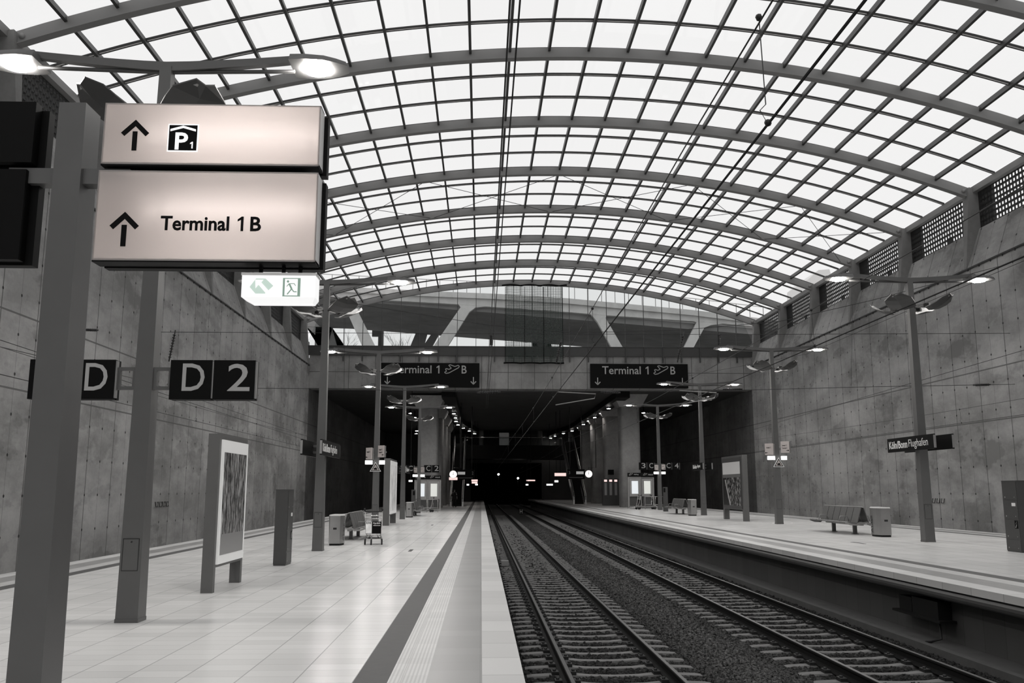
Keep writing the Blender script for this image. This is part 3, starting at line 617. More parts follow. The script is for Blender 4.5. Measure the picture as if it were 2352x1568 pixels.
part('lettering', text('Terminal', .505, .112, (-2.395, -.004, 3.66), bold=.022), 'ink', s2); part('lettering', one(-1.828, 3.66, .112, -.004), 'ink', s2); part('lettering', text('B', .08, .112, (-1.733, -.004, 3.66), bold=.022), 'ink', s2)
for z0, z1, nm in ((4.18, 4.66, 'upper'), (3.43, 4.125, 'lower')):
    t = thing('direction_sign', '%s unlit dark sign panel at the left picture edge' % nm, 'sign', (0, 6.5, 0), group='dark sign backs left of the front post')
    mb = MB(); mb.box(-5.0, -3.385 - (0 if z0 > 4 else .03), 0, .09, z0, z1); part('front_panel', mb, 'black', t); mb = MB(); mb.box(-4.97, -3.33 - (0 if z0 > 4 else .03), .10, .19, z0 - .02, z1 - .03); part('back_panel', mb, 'black', t)
# exit sign hung below
t = thing('exit_sign', 'glowing white emergency exit box with green arrow and running figure', 'exit sign', (-.03, 6.58, .012))
x0, x1 = -1.76, -1.235
mb = MB(); mb.hexa([(x0 + .07, 0, 3.12), (x1, 0, 3.12), (x1 + .0, .10, 3.12), (x0 + .07, .10, 3.12)], [(x0, -.03, 3.16), (x1 + .02, -.03, 3.16), (x1 + .02, .13, 3.16), (x0, .13, 3.16)]); mb.box(x0, x1 + .02, -.03, .13, 3.16, 3.325); part('light_box', mb, 'exit', t)
mb = MB(); mb.box(x0 - .005, x1 + .025, -.035, .135, 3.325, 3.345); part('lid', mb, 'white', t)
for x in (-1.64, -1.47, -1.345): mb = MB(); mb.box(x - .012, x + .012, .03, .06, 3.345, 3.45); part('hanger', mb, 'black', t)
mb = MB(); mb.prism([(-1.70, 3.235), (-1.655, 3.30), (-1.585, 3.30), (-1.525, 3.245), (-1.585, 3.185), (-1.655, 3.185)], 'y', -.033, -.031); ar = part('arrow_field', mb, 'exitpale', t)
mb = MB(); mb.prism([(-1.66, 3.29), (-1.60, 3.29), (-1.615, 3.27), (-1.555, 3.205), (-1.58, 3.19), (-1.635, 3.252), (-1.655, 3.225)], 'y', -.036, -.033); part('arrow', mb, 'exit', ar)
mb = MB(); mb.box(-1.455, -1.325, -.034, -.031, 3.165, 3.305); pg = part('running_figure_field', mb, 'exitgreen', t)
mb = MB(); mb.box(-1.44, -1.345, -.0355, -.034, 3.172, 3.298); part('doorway', mb, 'exit', pg)
mb = MB(); P = [(-1.417 + .009 * math.cos(q), 3.278 + .009 * math.sin(q)) for q in np.linspace(0, 2 * PI, 11)[:-1]]; mb.prism(P, 'y', -.0375, -.0355)
for a, b, w in (((-1.408, 3.262), (-1.388, 3.222), .013), ((-1.388, 3.222), (-1.42, 3.18), .008), ((-1.388, 3.222), (-1.372, 3.20), .008), ((-1.372, 3.20), (-1.35, 3.20), .007), ((-1.408, 3.262), (-1.425, 3.24), .005), ((-1.40, 3.262), (-1.37, 3.262), .005), ((-1.37, 3.262), (-1.36, 3.245), .005)): mb.bar((a[0], -.0365, a[1]), (b[0], -.0365, b[1]), w, .002, up=(0, 1, 0))
part('figure', mb, 'exitgreen', pg)

# ================================================================== SECTION LETTER SIGNS
def letter_sign(loc, seq, label, h0=3.0):
    t = thing('platform_section_sign', label, 'sign', loc, group='black platform section signs')
    for s in (-1, 1):
        mb = MB(); a, b = sorted((s * .10, s * .40)); mb.box(a, b, -.03, .03, h0 + .14, h0 + .19); mb.box(a, b, -.03, .03, h0 + .41, h0 + .46); c = s * .36; mb.box(c - .025, c + .025, -.03, .03, h0 + .19, h0 + .41); c = s * .145; mb.box(c - .02, c + .02, -.03, .03, h0 + .19, h0 + .41); part('bracket_frame', mb, 'pole', t)
    for i, ch in enumerate(seq):
        x = (-1.56, -.96, .38, .98)[i]; mb = MB(); mb.box(x, x + .575, -.10, -.02, h0, h0 + .555); p = part('panel', mb, 'black', t)
        mb = MB(); mb.box(x + .575, x + .597, -.085, -.02, h0 + .02, h0 + .54); part('edge_strip', mb, 'alu', p)
        w = .31 if ch != '1' else .16; part('letter', text(ch, w, .385, (x + (.17 if i != 3 else .20), -.10, h0 + .12), bold=.004), 'letter', p)
        mb = MB(); mb.box(x, x + .575, .02, .10, h0, h0 + .555); part('rear_panel', mb, 'black', p)
    return t
letter_sign((LXL, LY[0] - .06, 0), '1DD2', 'large black D 2 sign on the post behind the lit signs')
letter_sign((LXL, LY[4] - .06, 0), '1CC2', 'black C 2 sign at the left pillar by the portal', 3.05)
letter_sign((LRX[4], LY[4] - .06, RZ), '3CC4', 'black 3 C C 4 sign on the last right post', 3.05)

# ================================================================== STATION NAME SIGNS
def name_sign(loc, words, label, z0=2.72, L=3.2, H=.43, flip=False):
    t = thing('station_name_sign', label, 'sign', loc, group='black station name signs on the posts')
    for s in (-1, 1):       # one panel each side of the pole, facing the tracks
        x = s * .24; mb = MB(); mb.box(min(x, x + s * .06), max(x, x + s * .06), -L / 2, L / 2, z0, z0 + H); p = part('panel', mb, 'black', t)
        for e in (-1, 1): mb = MB(); y = e * (L / 2 - .0); mb.box(x - .0 if s > 0 else x - .06, x + .06 if s > 0 else x, min(y, y + e * .03), max(y, y + e * .03), z0 + .03, z0 + H - .03); part('end_strip', mb, 'alu', p)
        xx = x + s * .06; pos = .12; rz = PI / 2 if s > 0 else -PI / 2
        for wd, w, bold in words:
            y = (-L / 2 + pos) if s > 0 else (L / 2 - pos); part('lettering', text(wd, w, .235 if 'g' not in wd else .30, (xx, y, z0 + (.10 if 'g' not in wd else .045)), rz, bold), 'white', p); pos += w + .09
    mb = MB(); mb.box(-.3, .3, -.04, .04, z0 + .1, z0 + .16); mb.box(-.3, .3, -.04, .04, z0 + .28, z0 + .34); part('bracket', mb, 'pole', t)
KB = [('Köln/Bonn', 1.22, .018), ('Flughafen', 1.18, -.004)]
name_sign((LXL, LY[1], 0), KB, 'station name sign on the second left post'); name_sign((LRX[1] - .06, LY[1], RZ), KB, 'station name sign on the nearest right post', z0=2.70, L=2.95)
name_sign((LRX[3], LY[3], RZ), [('Köln-Bonn', 1.0, .02), ('Airport', .8, .02)], 'station name sign on the third right post', L=2.6); name_sign((LXL, LY[3], 0), [('Köln-Bonn', 1.0, .02), ('Airport', .8, .02)], 'station name sign on the fourth left post', L=2.6)

# ================================================================== SMALL POST SIGNS
def way_panel(loc, lines, label, arrow, k=1.):
    t = thing('way_sign', label, 'sign', loc, -PI / 4, group='small pale way signs on the posts'); mb = MB(); mb.box(-.20 * k, .20 * k, -.03, .03, 0, .52 * k); part('panel', mb, 'pinkgrey', t); mb = MB(); mb.box(-.18 * k, .22 * k, .04, .09, -.02, .50 * k); mb.box(-.02, .02, .05, .3, .2 * k, .26 * k); part('back_panel', mb, 'alu', t)
    for i, s in enumerate(lines): part('lettering', text(s, .25 * k, .07 * k, (-.14 * k, -.03, (.30 - .12 * i) * k)), 'ink', t)
    mb = MB(); x = arrow * .12 * k; mb.bar((x - .06 * k, -.033, .10 * k), (x + .06 * k, -.033, .10 * k), .02, .004, up=(0, 1, 0)); mb.prism([(x + arrow * .08 * k, .10 * k), (x + arrow * .02 * k, .14 * k), (x + arrow * .02 * k, .06 * k)][::arrow], 'y', -.036, -.03); part('arrow', mb, 'ink', t)
def lit_panel(loc, label, w=.42): t = thing('exit_sign', label, 'exit sign', loc, group='small glowing exit signs on the posts'); mb = MB(); mb.box(-w / 2, w / 2, 0, .1, 0, .17); part('light_box', mb, 'lit', t); mb = MB(); mb.box(-w / 2, w / 2, -.01, .11, .17, .19); part('lid', mb, 'alu', t)
def triangle(loc, label):
    t = thing('warning_sign', label, 'warning sign', loc, group='triangular warning signs on the posts'); mb = MB(); mb.prism([(-.25, 0), (.25, 0), (0, .42)], 'y', 0, .02); part('border', mb, 'border', t)
    mb = MB(); mb.prism([(-.215, .02), (.215, .02), (0, .38)], 'y', -.004, 0); part('frame', mb, 'ink', t); mb = MB(); mb.prism([(-.16, .052), (.16, .052), (0, .32)], 'y', -.008, -.004); f = part('field', mb, 'pinkgrey', t)
    mb = MB(); mb.box(-.07, .02, -.011, -.008, .09, .155); mb.prism([(.02, .09), (.085, .085), (.04, .18), (0, .17)], 'y', -.011, -.008); mb.box(-.06, .08, -.011, -.008, .066, .08); part('pictogram', mb, 'ink', f)
for X, X4, z, side in ((LXL, LXL, 0, 'left'), (LRX[2], LRX[4], RZ, 'right')):
    w = 'with the warning triangle on the %s platform' % side; e = .10 if side == 'left' else 0
    y = LY[2] - .30; way_panel((X - .40 + e, y, z + 3.10), ['Terminal 1 C'], 'small way sign left of the post ' + w, -1); way_panel((X + .34 - e, y, z + 3.20), ['Terminal 1 C', 'Terminal 2'], 'small way sign right of the post ' + w, 1)
    lit_panel((X - .31, y, z + 2.88), 'small glowing sign left of the post ' + w, .32); lit_panel((X + .28, y, z + 2.88), 'small glowing sign right of the post ' + w, .24); triangle((X, y - .03, z + 2.56), 'triangular warning sign on a post of the %s platform' % side)
    y = LY[4] - .3; w = 'last post of the %s platform' % side
    way_panel((X4 - .27, y, z + 3.02), ['Terminal 2'], 'small way sign left of the ' + w, -1, .75); way_panel((X4 + .27, y, z + 3.06), ['Terminal 2'], 'small way sign right of the ' + w, 1, .75); lit_panel((X4 - .28, y, z + 2.72), 'small glowing sign left of the ' + w, .36); lit_panel((X4 + .28, y, z + 2.72), 'small glowing sign right of the ' + w, .3)

# ================================================================== PORTAL SIGNS
def plane_icon(x, z, s, y):
    P = [(0, .10), (.10, .02), (.30, .06), (.95, .42), (1.0, .52), (.92, .58), (.70, .50), (.38, .62), (.28, .58), (.46, .38), (.30, .30), (.12, .36), (.06, .32), (.14, .18)]
    mb = MB(); n = len(P)
    for i in range(n): a, b = P[i], P[(i + 1) % n]; mb.bar((x + a[0] * s, y, z + a[1] * s), (x + b[0] * s, y, z + b[1] * s), .05 * s / 1.0, .02, up=(0, 1, 0))
    return mb
def portal_sign(x0, label):
    t = thing('portal_sign', label, 'sign', (x0, YP - .06, 0), group='black terminal signs on the portal beam'); mb = MB(); mb.box(0, 8.35, -.16, .16, 10.28, 12.34); part('panel', mb, 'black', t)
    part('lettering', text('Terminal', 3.3, .68, (1.0, -.16, 11.45), bold=.008), 'letter', t); part('lettering', one(4.72, 11.45, .68, -.16, .15), 'letter', t); part('plane_symbol', plane_icon(5.4, 11.42, 1.25, -.17), 'letter', t); part('lettering', text('B', .42, .68, (6.85, -.16, 11.45), bold=.008), 'letter', t)
    for x in (.6, 7.85):
        mb = MB(); mb.bar((x, -.17, 11.15), (x, -.17, 10.58), .08, .02, up=(0, 1, 0)); mb.bar((x - .22, -.17, 10.78), (x, -.17, 10.54), .08, .02, up=(0, 1, 0)); mb.bar((x + .22, -.17, 10.78), (x, -.17, 10.54), .08, .02, up=(0, 1, 0)); part('arrow', mb, 'letter', t)
portal_sign(-8.55, 'left black Terminal 1 B sign on the portal beam'); portal_sign(9.25, 'right black Terminal 1 B sign on the portal beam')

# ================================================================== PLATFORM FURNITURE
def poster(loc, L, H, z0, label, pic, faces=(1,), post=.12, th=.15, light=True, texts=(), door='border'):
    t = thing('advertising_board', label, 'advertising board', loc)
    for e in (-1, 1): mb = MB(); y = e * (L / 2 - post / 2); mb.box(-th / 2, th / 2, y - post / 2, y + post / 2, 0, H); part('post', mb, 'pole', t)
    mb = MB(); a = L / 2 - post; mb.box(-th / 2, th / 2, -a, a, H - .18, H); mb.box(-th / 2, th / 2, -a, a, z0, z0 + .12); mb.box(-th / 2 + .03, th / 2 - .03, -a, a, z0 + .12, H - .18); part('case', mb, 'pole', t)
    for s in faces:
        x = s * (th / 2 + .0); mb = MB(); mb.box(min(x, x + s * .035), max(x, x + s * .035), -a - .02, a + .05, z0 + .05, H - .10); b = part('glazed_door', mb, door, t)
        x += s * .035; mb = MB(); mb.box(min(x, x + s * .006), max(x, x + s * .006), -a + .08, a - .06, z0 + .20, H - .32); p = part('poster', mb, pic, b)
        for wd, w, h, yy, zz in texts: part('lettering', text(wd, w, h, (x + s * .006, yy if s > 0 else -yy, zz), s * PI / 2), 'border', p)
    return t
poster((-4.72, 16.98, 0), 1.9, 2.74, .42, 'tall lit advertising board nearest on the left platform', 'crowd', post=.13, th=.2)
poster((-4.70, 47.0, 0), 3.7, 3.3, .5, 'pale lit advertising board further down the left platform', 'pale', post=.2, th=.3)
poster((13.02, 46.0, RZ), 3.8, 3.25, .55, 'large aerial view advertising board on the right platform', 'aerial', faces=(-1,), post=.24, th=.26, door='poledark')
def info_pillar(loc, rz, label):
    t = thing('service_cabinet', label, 'cabinet', loc, rz, group='slim dark service cabinets on the platforms')
    mb = MB(); mb.box(-.145, .145, -.32, .32, .03, 1.75); mb.box(-.14, .14, -.31, .31, 0, .03); mb.box(-.15, .15, -.325, .325, 1.75, 1.765); part('body', mb, 'cab', t)
    for z0, z1 in ((1.29, 1.73), (.82, 1.27), (.32, .80), (.04, .30)): 
        mb = MB(); mb.box(.145, .152, -.28, .30, z0, z1); d = part('door', mb, 'cab', t); mb = MB(); mb.cyl((.152, -.2, z0 + .06), (.158, -.2, z0 + .06), .018, 8); mb.cyl((.152, .2, z0 + .06), (.158, .2, z0 + .06), .012, 8); part('lock', mb, 'alu', d)
    mb = MB(); mb.box(.152, .156, .06, .22, 1.13, 1.21); part('sticker', mb, 'white', t, 'white sticker'); mb = MB(); mb.box(.152, .156, .12, .26, .58, .78); e = part('emblem', mb, 'ink', t); mb = MB(); mb.tube([(.158, .15, .60), (.158, .17, .70), (.158, .23, .76), (.158, .20, .66), (.158, .17, .60)], .007, 5); part('pictogram', mb, 'letter', e)
    return t
info_pillar((-4.72, 21.98, 0), 0, 'slim dark service cabinet standing on the left platform'); info_pillar((13.50, 22.45, RZ), PI, 'dark service cabinet cut by the right picture edge')
def bin_(loc, label):
    t = thing('litter_bin', label, 'litter bin', loc, group='brushed steel litter bins'); P = [(-.165, -.42), (.165, -.42)] + [(.165 + .09 * math.sin(PI * k / 8), -.42 + .84 * k / 8) for k in range(1, 8)] + [(.165, .42), (-.165, .42)] + [(-.165 - .09 * math.sin(PI * k / 8), .42 - .84 * k / 8) for k in range(1, 8)]
    mb = MB(); n = len(P); mb.hexa([(x * .96, y * .97, .06) for x, y in P], [(x, y, .93) for x, y in P]); mb.sm = [False] * len(mb.sm); part('body', mb, 'steel', t)
    mb = MB(); mb.hexa([(x * .9, y * .93, 0) for x, y in P], [(x * .9, y * .93, .06) for x, y in P]); part('plinth', mb, 'back', t)
    mb = MB(); mb.hexa([(x * 1.02, y * 1.02, .93) for x, y in P], [(x * .92, y * .95, .955 + .03 * abs(y)) for x, y in P]); part('lid', mb, 'reflector', t)
    mb = MB(); mb.box(-.055, .055, -.428, -.41, .50, .56); part('slot', mb, 'rubber', t)
    for s in (-1, 1):
        q = text('Abfall', .55, .13, (0, 0, 0)); q.v = [(s * .253, s * -.05 - s * v[2], .12 + v[0]) if s > 0 else (s * .253, .05 + v[2] - .0, .12 + v[0]) for v in q.v]; part('lettering', q, 'ink', t)
    return t
b1 = bin_((-4.66, 29.7, 0), 'steel litter bin on the left platform next to the luggage trolley')
for loc, lab in (((-4.62, 58.9, 0), 'far steel litter bin on the left platform by the fourth post'), ((13.34, 29.95, RZ), 'steel litter bin nearest on the right platform'), ((12.72, 54.3, RZ), 'far steel litter bin on the right platform')): dup(b1, loc, label=lab)
def bench(loc, label):
    t = thing('bench', label, 'bench', loc, group='double sided metal benches'); L = 3.4; n = 6; w = L / n
    for s in (-1, 1):
        for k in range(n):
            y = -L / 2 + k * w; mb = MB(); prof = [(.16, .40), (.22, .37), (.52, .43), (.60, .41), (.60, .43), (.52, .455), (.22, .395), (.17, .43)]
            mb.prism([(s * a, b) for a, b in prof][::-s], 'y', y + .02, y + w - .02); p = part('seat', mb, 'mesh', t)
            mb = MB(); mb.prism([(s * a, b) for a, b in [(.19, .40), (.215, .41), (.06, .93), (.035, .92)]][::s], 'y', y + .02, y + w - .02); part('backrest', mb, 'mesh', t)
    mb = MB(); mb.bar((0, -L / 2 + .1, .36), (0, L / 2 - .1, .36), .10, .10); mb.tube([(0, -L / 2 - .02, .94), (0, L / 2 + .02, .94)], .022, 8); part('beam', mb, 'alu', t)
    for e in (-1, 1):
        mb = MB(); y = e * (L / 2)
        for s in (-1, 1): mb.sweep([(0, y, .40), (s * .12, y, .42), (s * .22, y, .345), (s * .45, y, .36), (s * .62, y, .42)], [(-.03, -.03), (.03, -.03), (.03, .03), (-.03, .03)], up=(0, 1, 0))
        part('end_bracket', mb, 'alu', t); mb = MB(); y = e * .95; mb.box(-.06, .06, y - .05, y + .05, 0, .34); mb.box(-.10, .10, y - .08, y + .08, 0, .015); part('leg', mb, 'pole', t)
        mb = MB(); 
        for s in (-1, 1): mb.tube([(s * .2, y, .44), (s * .25, y, .62), (s * .5, y, .62), (s * .55, y, .45)], .014, 6)
        part('armrest', mb, 'alu', t)
    return t
be = bench((-4.66, 33.9, 0), 'double sided bench on the left platform behind the trolley')
for loc, lab in (((-4.55, 62.6, 0), 'far bench on the left platform behind the fourth post'), ((13.16, 32.6, RZ), 'double sided bench nearest on the right platform'), ((12.78, 58.0, RZ), 'far bench on the right platform next to the bin')): dup(be, loc, label=lab)
def trolley(loc, rz, label):
    t = thing('luggage_trolley', label, 'luggage trolley', loc, rz, group='airport luggage trolleys')
    mb = MB()
    for s in (-1, 1): mb.tube([(s * .22, .12, .28), (s * .25, .02, .6), (s * .27, -.05, 1.0), (s * .27, -.12, 1.08)], .018, 8); mb.tube([(s * .22, .12, .28), (s * .26, .35, .18), (s * .2, .75, .16)], .018, 8)
    for z, w in ((.93, .27), (.83, .265), (.3, .23)): mb.tube([(-w, -.03 if z > .5 else .12, z), (w, -.03 if z > .5 else .12, z)], .014, 8)
    mb.tube([(-.2, .75, .16), (.2, .75, .16)], .018, 8); mb.tube([(-.15, .3, .2), (-.1, .05, .38)], .014, 6); mb.tube([(.15, .3, .2), (.1, .05, .38)], .014, 6); part('frame', mb, 'chrome', t)
    mb = MB(); mb.tube([(-.28, -.12, 1.08), (-.29, -.14, 1.16)], .028, 8); mb.tube([(.28, -.12, 1.08), (.29, -.14, 1.16)], .028, 8); mb.tube([(-.27, -.13, 1.06), (.27, -.13, 1.06)], .02, 8); part('handle', mb, 'rubber', t)
    mb = MB(); mb.box(-.25, .25, -.075, -.06, .36, .74); p = part('advert_panel', mb, 'ink', t); mb = MB(); mb.box(-.245, -.05, -.079, -.075, .37, .735); part('photo_field', mb, 'pale', p)
    part('lettering', text('REWE', .17, .06, (-.235, -.079, .665), bold=.02), 'ink', p); part('lettering', text('Herzlich', .23, .055, (-.01, -.075, .665), bold=.015), 'white', p); part('lettering', text('willkommen', .23, .045, (-.01, -.075, .60)), 'white', p)
    mb = MB(); mb.box(-.2, .2, .15, .72, .19, .21); part('load_deck', mb, 'back', t)
    for x, y in ((-.27, .1), (.27, .1), (-.06, -.05 + .0)): 
        mb = MB(); mb.cyl((x - .02, y, .095), (x + .02, y, .095), .095, 16); wh = part('wheel', mb, 'rubber', t); mb = MB(); mb.bar((x, y, .095), (x * .85, y + .04, .28), .03, .03); part('fork', mb, 'alu', wh)
    return t
tr = trolley((-3.47, 29.6, 0), .04, 'luggage trolley with an advert panel standing alone by the left bin')
for loc, rz, lab in (((-4.95, 70.2, 0), PI / 2, 'luggage trolley parked sideways behind the far left bench'), ((-3.9, 72.6, 0), PI / 2, 'luggage trolley parked at the left timetable case'), ((12.4, 71.0, RZ), PI / 2 + .2, 'luggage trolley parked in front of the right timetable case'), ((13.6, 71.4, RZ), -PI / 2, 'luggage trolley parked behind the last right post')): dup(tr, loc, rz, lab)
# queue rails beside the trolleys
for x, z, sd, y in ((-4.25, 0, 'left', 71.6), (14.0, RZ, 'right', 72.3)):
    mb = MB(); 
    for zz in (.35, .98): mb.tube([(-.9, 0, zz), (.9, 0, zz)], .025, 8)
    for xx in (-.85, 0, .85): mb.tube([(xx, 0, 0), (xx, 0, .98)], .025, 8)
    solo('trolley_rail', mb, 'alu', 'steel rail of the trolley park on the %s platform' % sd, 'railing', loc=(x, y, z))
def timetable(loc, label):
    t = thing('timetable_case', label, 'display case', loc, group='twin timetable cases by the pillars')
    mb = MB(); 
    for x in (-1.05, 1.05): mb.box(x - .05, x + .05, -.08, .08, 0, 2.55)
    mb.box(-1.05, 1.05, -.06, .06, .12, .18); mb.box(-1.05, 1.05, -.08, .08, 2.5, 2.56); mb.box(-.04, .04, -.07, .07, .12, 2.5); part('frame', mb, 'alu', t)
    for x, m in ((-.52, 'paper'), (.52, 'paper2')):
        mb = MB(); mb.box(x - .46, x + .46, -.11, .03, .98, 2.46); c = part('case', mb, 'alu', t); mb = MB(); mb.box(x - .27, x + .27, -.118, -.11, 1.2, 2.25); part('sheet', mb, m, c)
        mb = MB(); mb.box(x - .40, x + .40, .0, .02, .2, .96); part('lower_panel', mb, 'cab', t)
    mb = MB(); mb.box(-1.1, 1.1, -.14, .06, 2.6, 2.92); h = part('header', mb, 'black', t); part('lettering', text('Abflug', .4, .12, (-.6, -.14, 2.72), bold=.01), 'letter', h); part('lettering', text('Ankunft', .4, .12, (.62, -.14, 2.72), bold=.01), 'letter', h); part('plane_symbol', plane_icon(-1.0, 2.70, .32, -.145), 'letter', h); part('plane_symbol', plane_icon(.2, 2.70, .32, -.145), 'letter', h)
    return t
tt = timetable((-4.45, 75.6, 0), 'twin lit timetable case in front of the left pillar'); dup(tt, (13.35, 75.2, RZ), label='twin lit timetable case in front of the right pillar')
t = thing('ticket_validator', 'slim upright column beside the last right post', 'validator', (13.2, 64.5, RZ)); mb = MB(); mb.box(-.15, .15, -.15, .15, 0, 1.72); part('column', mb, 'cab', t); mb = MB(); mb.box(-.14, -.02, -.16, -.15, 1.35, 1.65); part('screen', mb, 'black', t)
t = thing('ticket_validator', 'slim upright column left of the last left post', 'validator', (-5.05, 67.8, 0)); mb = MB(); mb.box(-.14, .14, -.14, .14, 0, 1.75); part('column', mb, 'cab', t); mb = MB(); mb.box(-.02, .12, -.15, -.14, 1.35, 1.65); part('screen', mb, 'black', t)
for x, y, z, r, lab in ((-2.05, 26.9, 0, .35, 'short dark slot in the left platform tiles beside the trolley'), (-2.45, 46, 0, .35, 'short dark slot in the left platform tiles further back'), (11.05, 26.4, RZ, .1, 'short dark slot in the right platform tiles before the bench')):
    mb = MB(); mb.box(-.05, .05, -.45, .45, 0, .004); solo('floor_slot', mb, 'gasket', lab, 'floor slot', loc=(x, y, z), rz=r * 0)
# wall hooks
for X, y, z, s, sd in ((XL, 41.0, 1.0, 1, 'left'), (XR, 44.5, 1.1, -1, 'right')):
    mb = MB()
    for k in range(4): mb.tube([(X + s * .02, y + k * .45, z + .22), (X + s * .06, y + k * .45, z), (X + s * .06, y + k * .45 + .26, z), (X + s * .02, y + k * .45 + .26, z + .22)], .018, 6)
    solo('cable_hooks', mb, 'black', 'row of dark cable hooks low on the %s wall' % sd, 'hooks')

# ================================================================== UNDER THE TUNNEL CEILING
YPIL = [81., 91.5, 102., 112.5]
def pillar(loc, label):
    t = thing('concrete_pillar', label, 'pillar', loc, group='concrete pillars under the tunnel ceiling'); P = []
    for k in range(28): q = 2 * PI * k / 28; c, s = math.cos(q), math.sin(q); P.append((.92 * math.copysign(abs(c) ** .32, c), 1.0 * math.copysign(abs(s) ** .5, s)))
    mb = MB(); mb.hexa([(x, y, 0) for x, y in P], [(x, y, 9.0) for x, y in P]); mb.sm = [True] * len(mb.sm); mb.sm[0] = mb.sm[1] = False; part('shaft', mb, 'pillar', t)
    mb = MB(); mb.hexa([(-1.0, -1.1, 8.9), (1.0, -1.1, 8.9), (1.0, 1.1, 8.9), (-1.0, 1.1, 8.9)], [(-1.6, -1.6, 10.05), (1.6, -1.6, 10.05), (1.6, 1.6, 10.05), (-1.6, 1.6, 10.05)]); part('capital', mb, 'pillar', t); return t
pr = pillar((-4.78, YPIL[0], 0), 'concrete pillar on the left platform, nearest')
for k in range(1, 4): dup(pr, (-4.78, YPIL[k], 0), label='concrete pillar on the left platform, %s from the portal' % ORD[k])
for k in range(4): dup(pr, (13.40, YPIL[k], RZ), label='concrete pillar on the right platform, %s' % ('nearest' if k == 0 else ORD[k] + ' from the portal'))
def pz(x, y, z):       # place on the level z = const, read from the measured picture
    a, b = px(x, y, 1.); t = (z - 1.76) / (b - 1.76); return a * t, t
DR = [('right of the left pillars', [(1042.5, 947), (1045.6, 956.6), (1047.5, 965), (1052, 973), (1064.5, 980.6), (1077.8, 987), (1090, 993.6)]), ('left of the left pillars', [(943, 946), (952.5, 956), (957, 987), (956, 993.6)]), ('left of the right pillars', [(1398, 935), (1381, 946), (1366, 956), (1352, 964), (1340, 972), (1329, 980), (1314, 987), (1294, 993), (1275, 999), (1265, 1004)]), ('right of the right pillars', [(1478, 945)])]
ZD = 9.62
for row, P in (DR[0], DR[2]):
    Q = [pz(x, y, ZD) for x, y in P]; dx = Q[1][0] - Q[0][0]; Q = [(Q[0][0], YP + 1.7)] + [(a, b) for a, b in Q]; mb = MB(); mb.sweep([(a, b, ZD + .3) for a, b in Q], [(-.6, -.28), (.6, -.28), (.6, .28), (-.6, .28)])
    solo('light_channel', mb, 'black', 'dark ceiling channel ' + row, 'ceiling channel', 'dark light channels under the ceiling')
dl = None
def downlight():
    t = thing('downlight', 'x', 'downlight', group='round downlights in the tunnel ceiling'); mb = MB(); mb.cyl((0, 0, -.12), (0, 0, 0), .22, 16); part('housing', mb, 'back', t); mb = MB(); mb.cyl((0, 0, -.15), (0, 0, -.121), .17, 16); part('lens', mb, 'down', t); mb = MB(); mb.cyl((0, 0, 0), (0, 0, .61), .05, 8); part('stem', mb, 'back', t)
    L = bpy.data.lights.new('downlight_beam', 'SPOT'); L.energy = SPOT; L.spot_size = 1.9; L.spot_blend = .6; L.shadow_soft_size = .15; L.color = (1, .93, .88); o = link(bpy.data.objects.new('beam', L), t); o.location = (0, 0, -.2); return t
for row, P in DR:
    for k, (x, y) in enumerate(P):
        lab = 'round glowing downlight in the row %s, %s from the portal' % (row, ORD[k]); q = pz(x, y, ZD)
        if dl is None: dl = downlight(); dl.location = (*q, ZD); dl['label'] = lab
        else: dup(dl, (*q, ZD), label=lab)
# mezzanine bridge across the tracks
t = thing('mezzanine', 'dark glazed mezzanine bridge crossing far back in the tunnel', 'mezzanine', (0, 128, 0)); mb = MB(); mb.box(-9, 17, 0, 6, 6.1, 8.0); part('slab', mb, 'black', t)
mb = MB(); mb.box(-9, 17, 0, .04, 8.0, 9.1); part('glass_balustrade', mb, 'gable', t); mb = MB(); mb.tube([(-9, 0, 9.12), (17, 0, 9.12)], .05, 8); part('handrail', mb, 'chrome', t)
mb = MB(); mb.box(2.6, 4.0, 2, 3.5, 8.0, 9.9); part('lift_car', mb, 'steel', t)
for x in (-6, 0, 8.5, 13): mb = MB(); mb.cyl((x, 2, 8.0), (x, 2, 10.2), .35, 16); part('column', mb, 'pillar', t)
for x, z, sd, sx in ((-2.6, 0, 'left', 1), (10.6, RZ, 'right', -1)):
    t = thing('escalator', 'dark escalator with shiny side panels on the %s platform' % sd, 'escalator', (x, 97, z)); Lr, Hr = 13., 7.3; sl_ = Hr / (Lr - 1)
    mb = MB()
    for k in range(34): mb.box(-.5, .5, .8 + k * .36, 1.16 + k * .36, k * .215 - .4, k * .215 + .215)
    part('steps', mb, 'back', t)
    for s in (-1, 1):
        mb = MB(); a, b = sorted((s * .55, s * .72)); mb.hexa([(a, 0, 0), (b, 0, 0), (b, Lr, Hr - .6), (a, Lr, Hr - .6)], [(a, 0, .9), (b, 0, .9), (b, Lr, Hr + .9), (a, Lr, Hr + .9)]); bl = part('balustrade', mb, 'steel', t); mb = MB(); mb.tube([(s * .63, -.1, .5), (s * .63, -.15, .8), (s * .63, .1, .96), (s * .63, Lr, Hr + .98)], .05, 8); part('handrail', mb, 'rubber', bl)
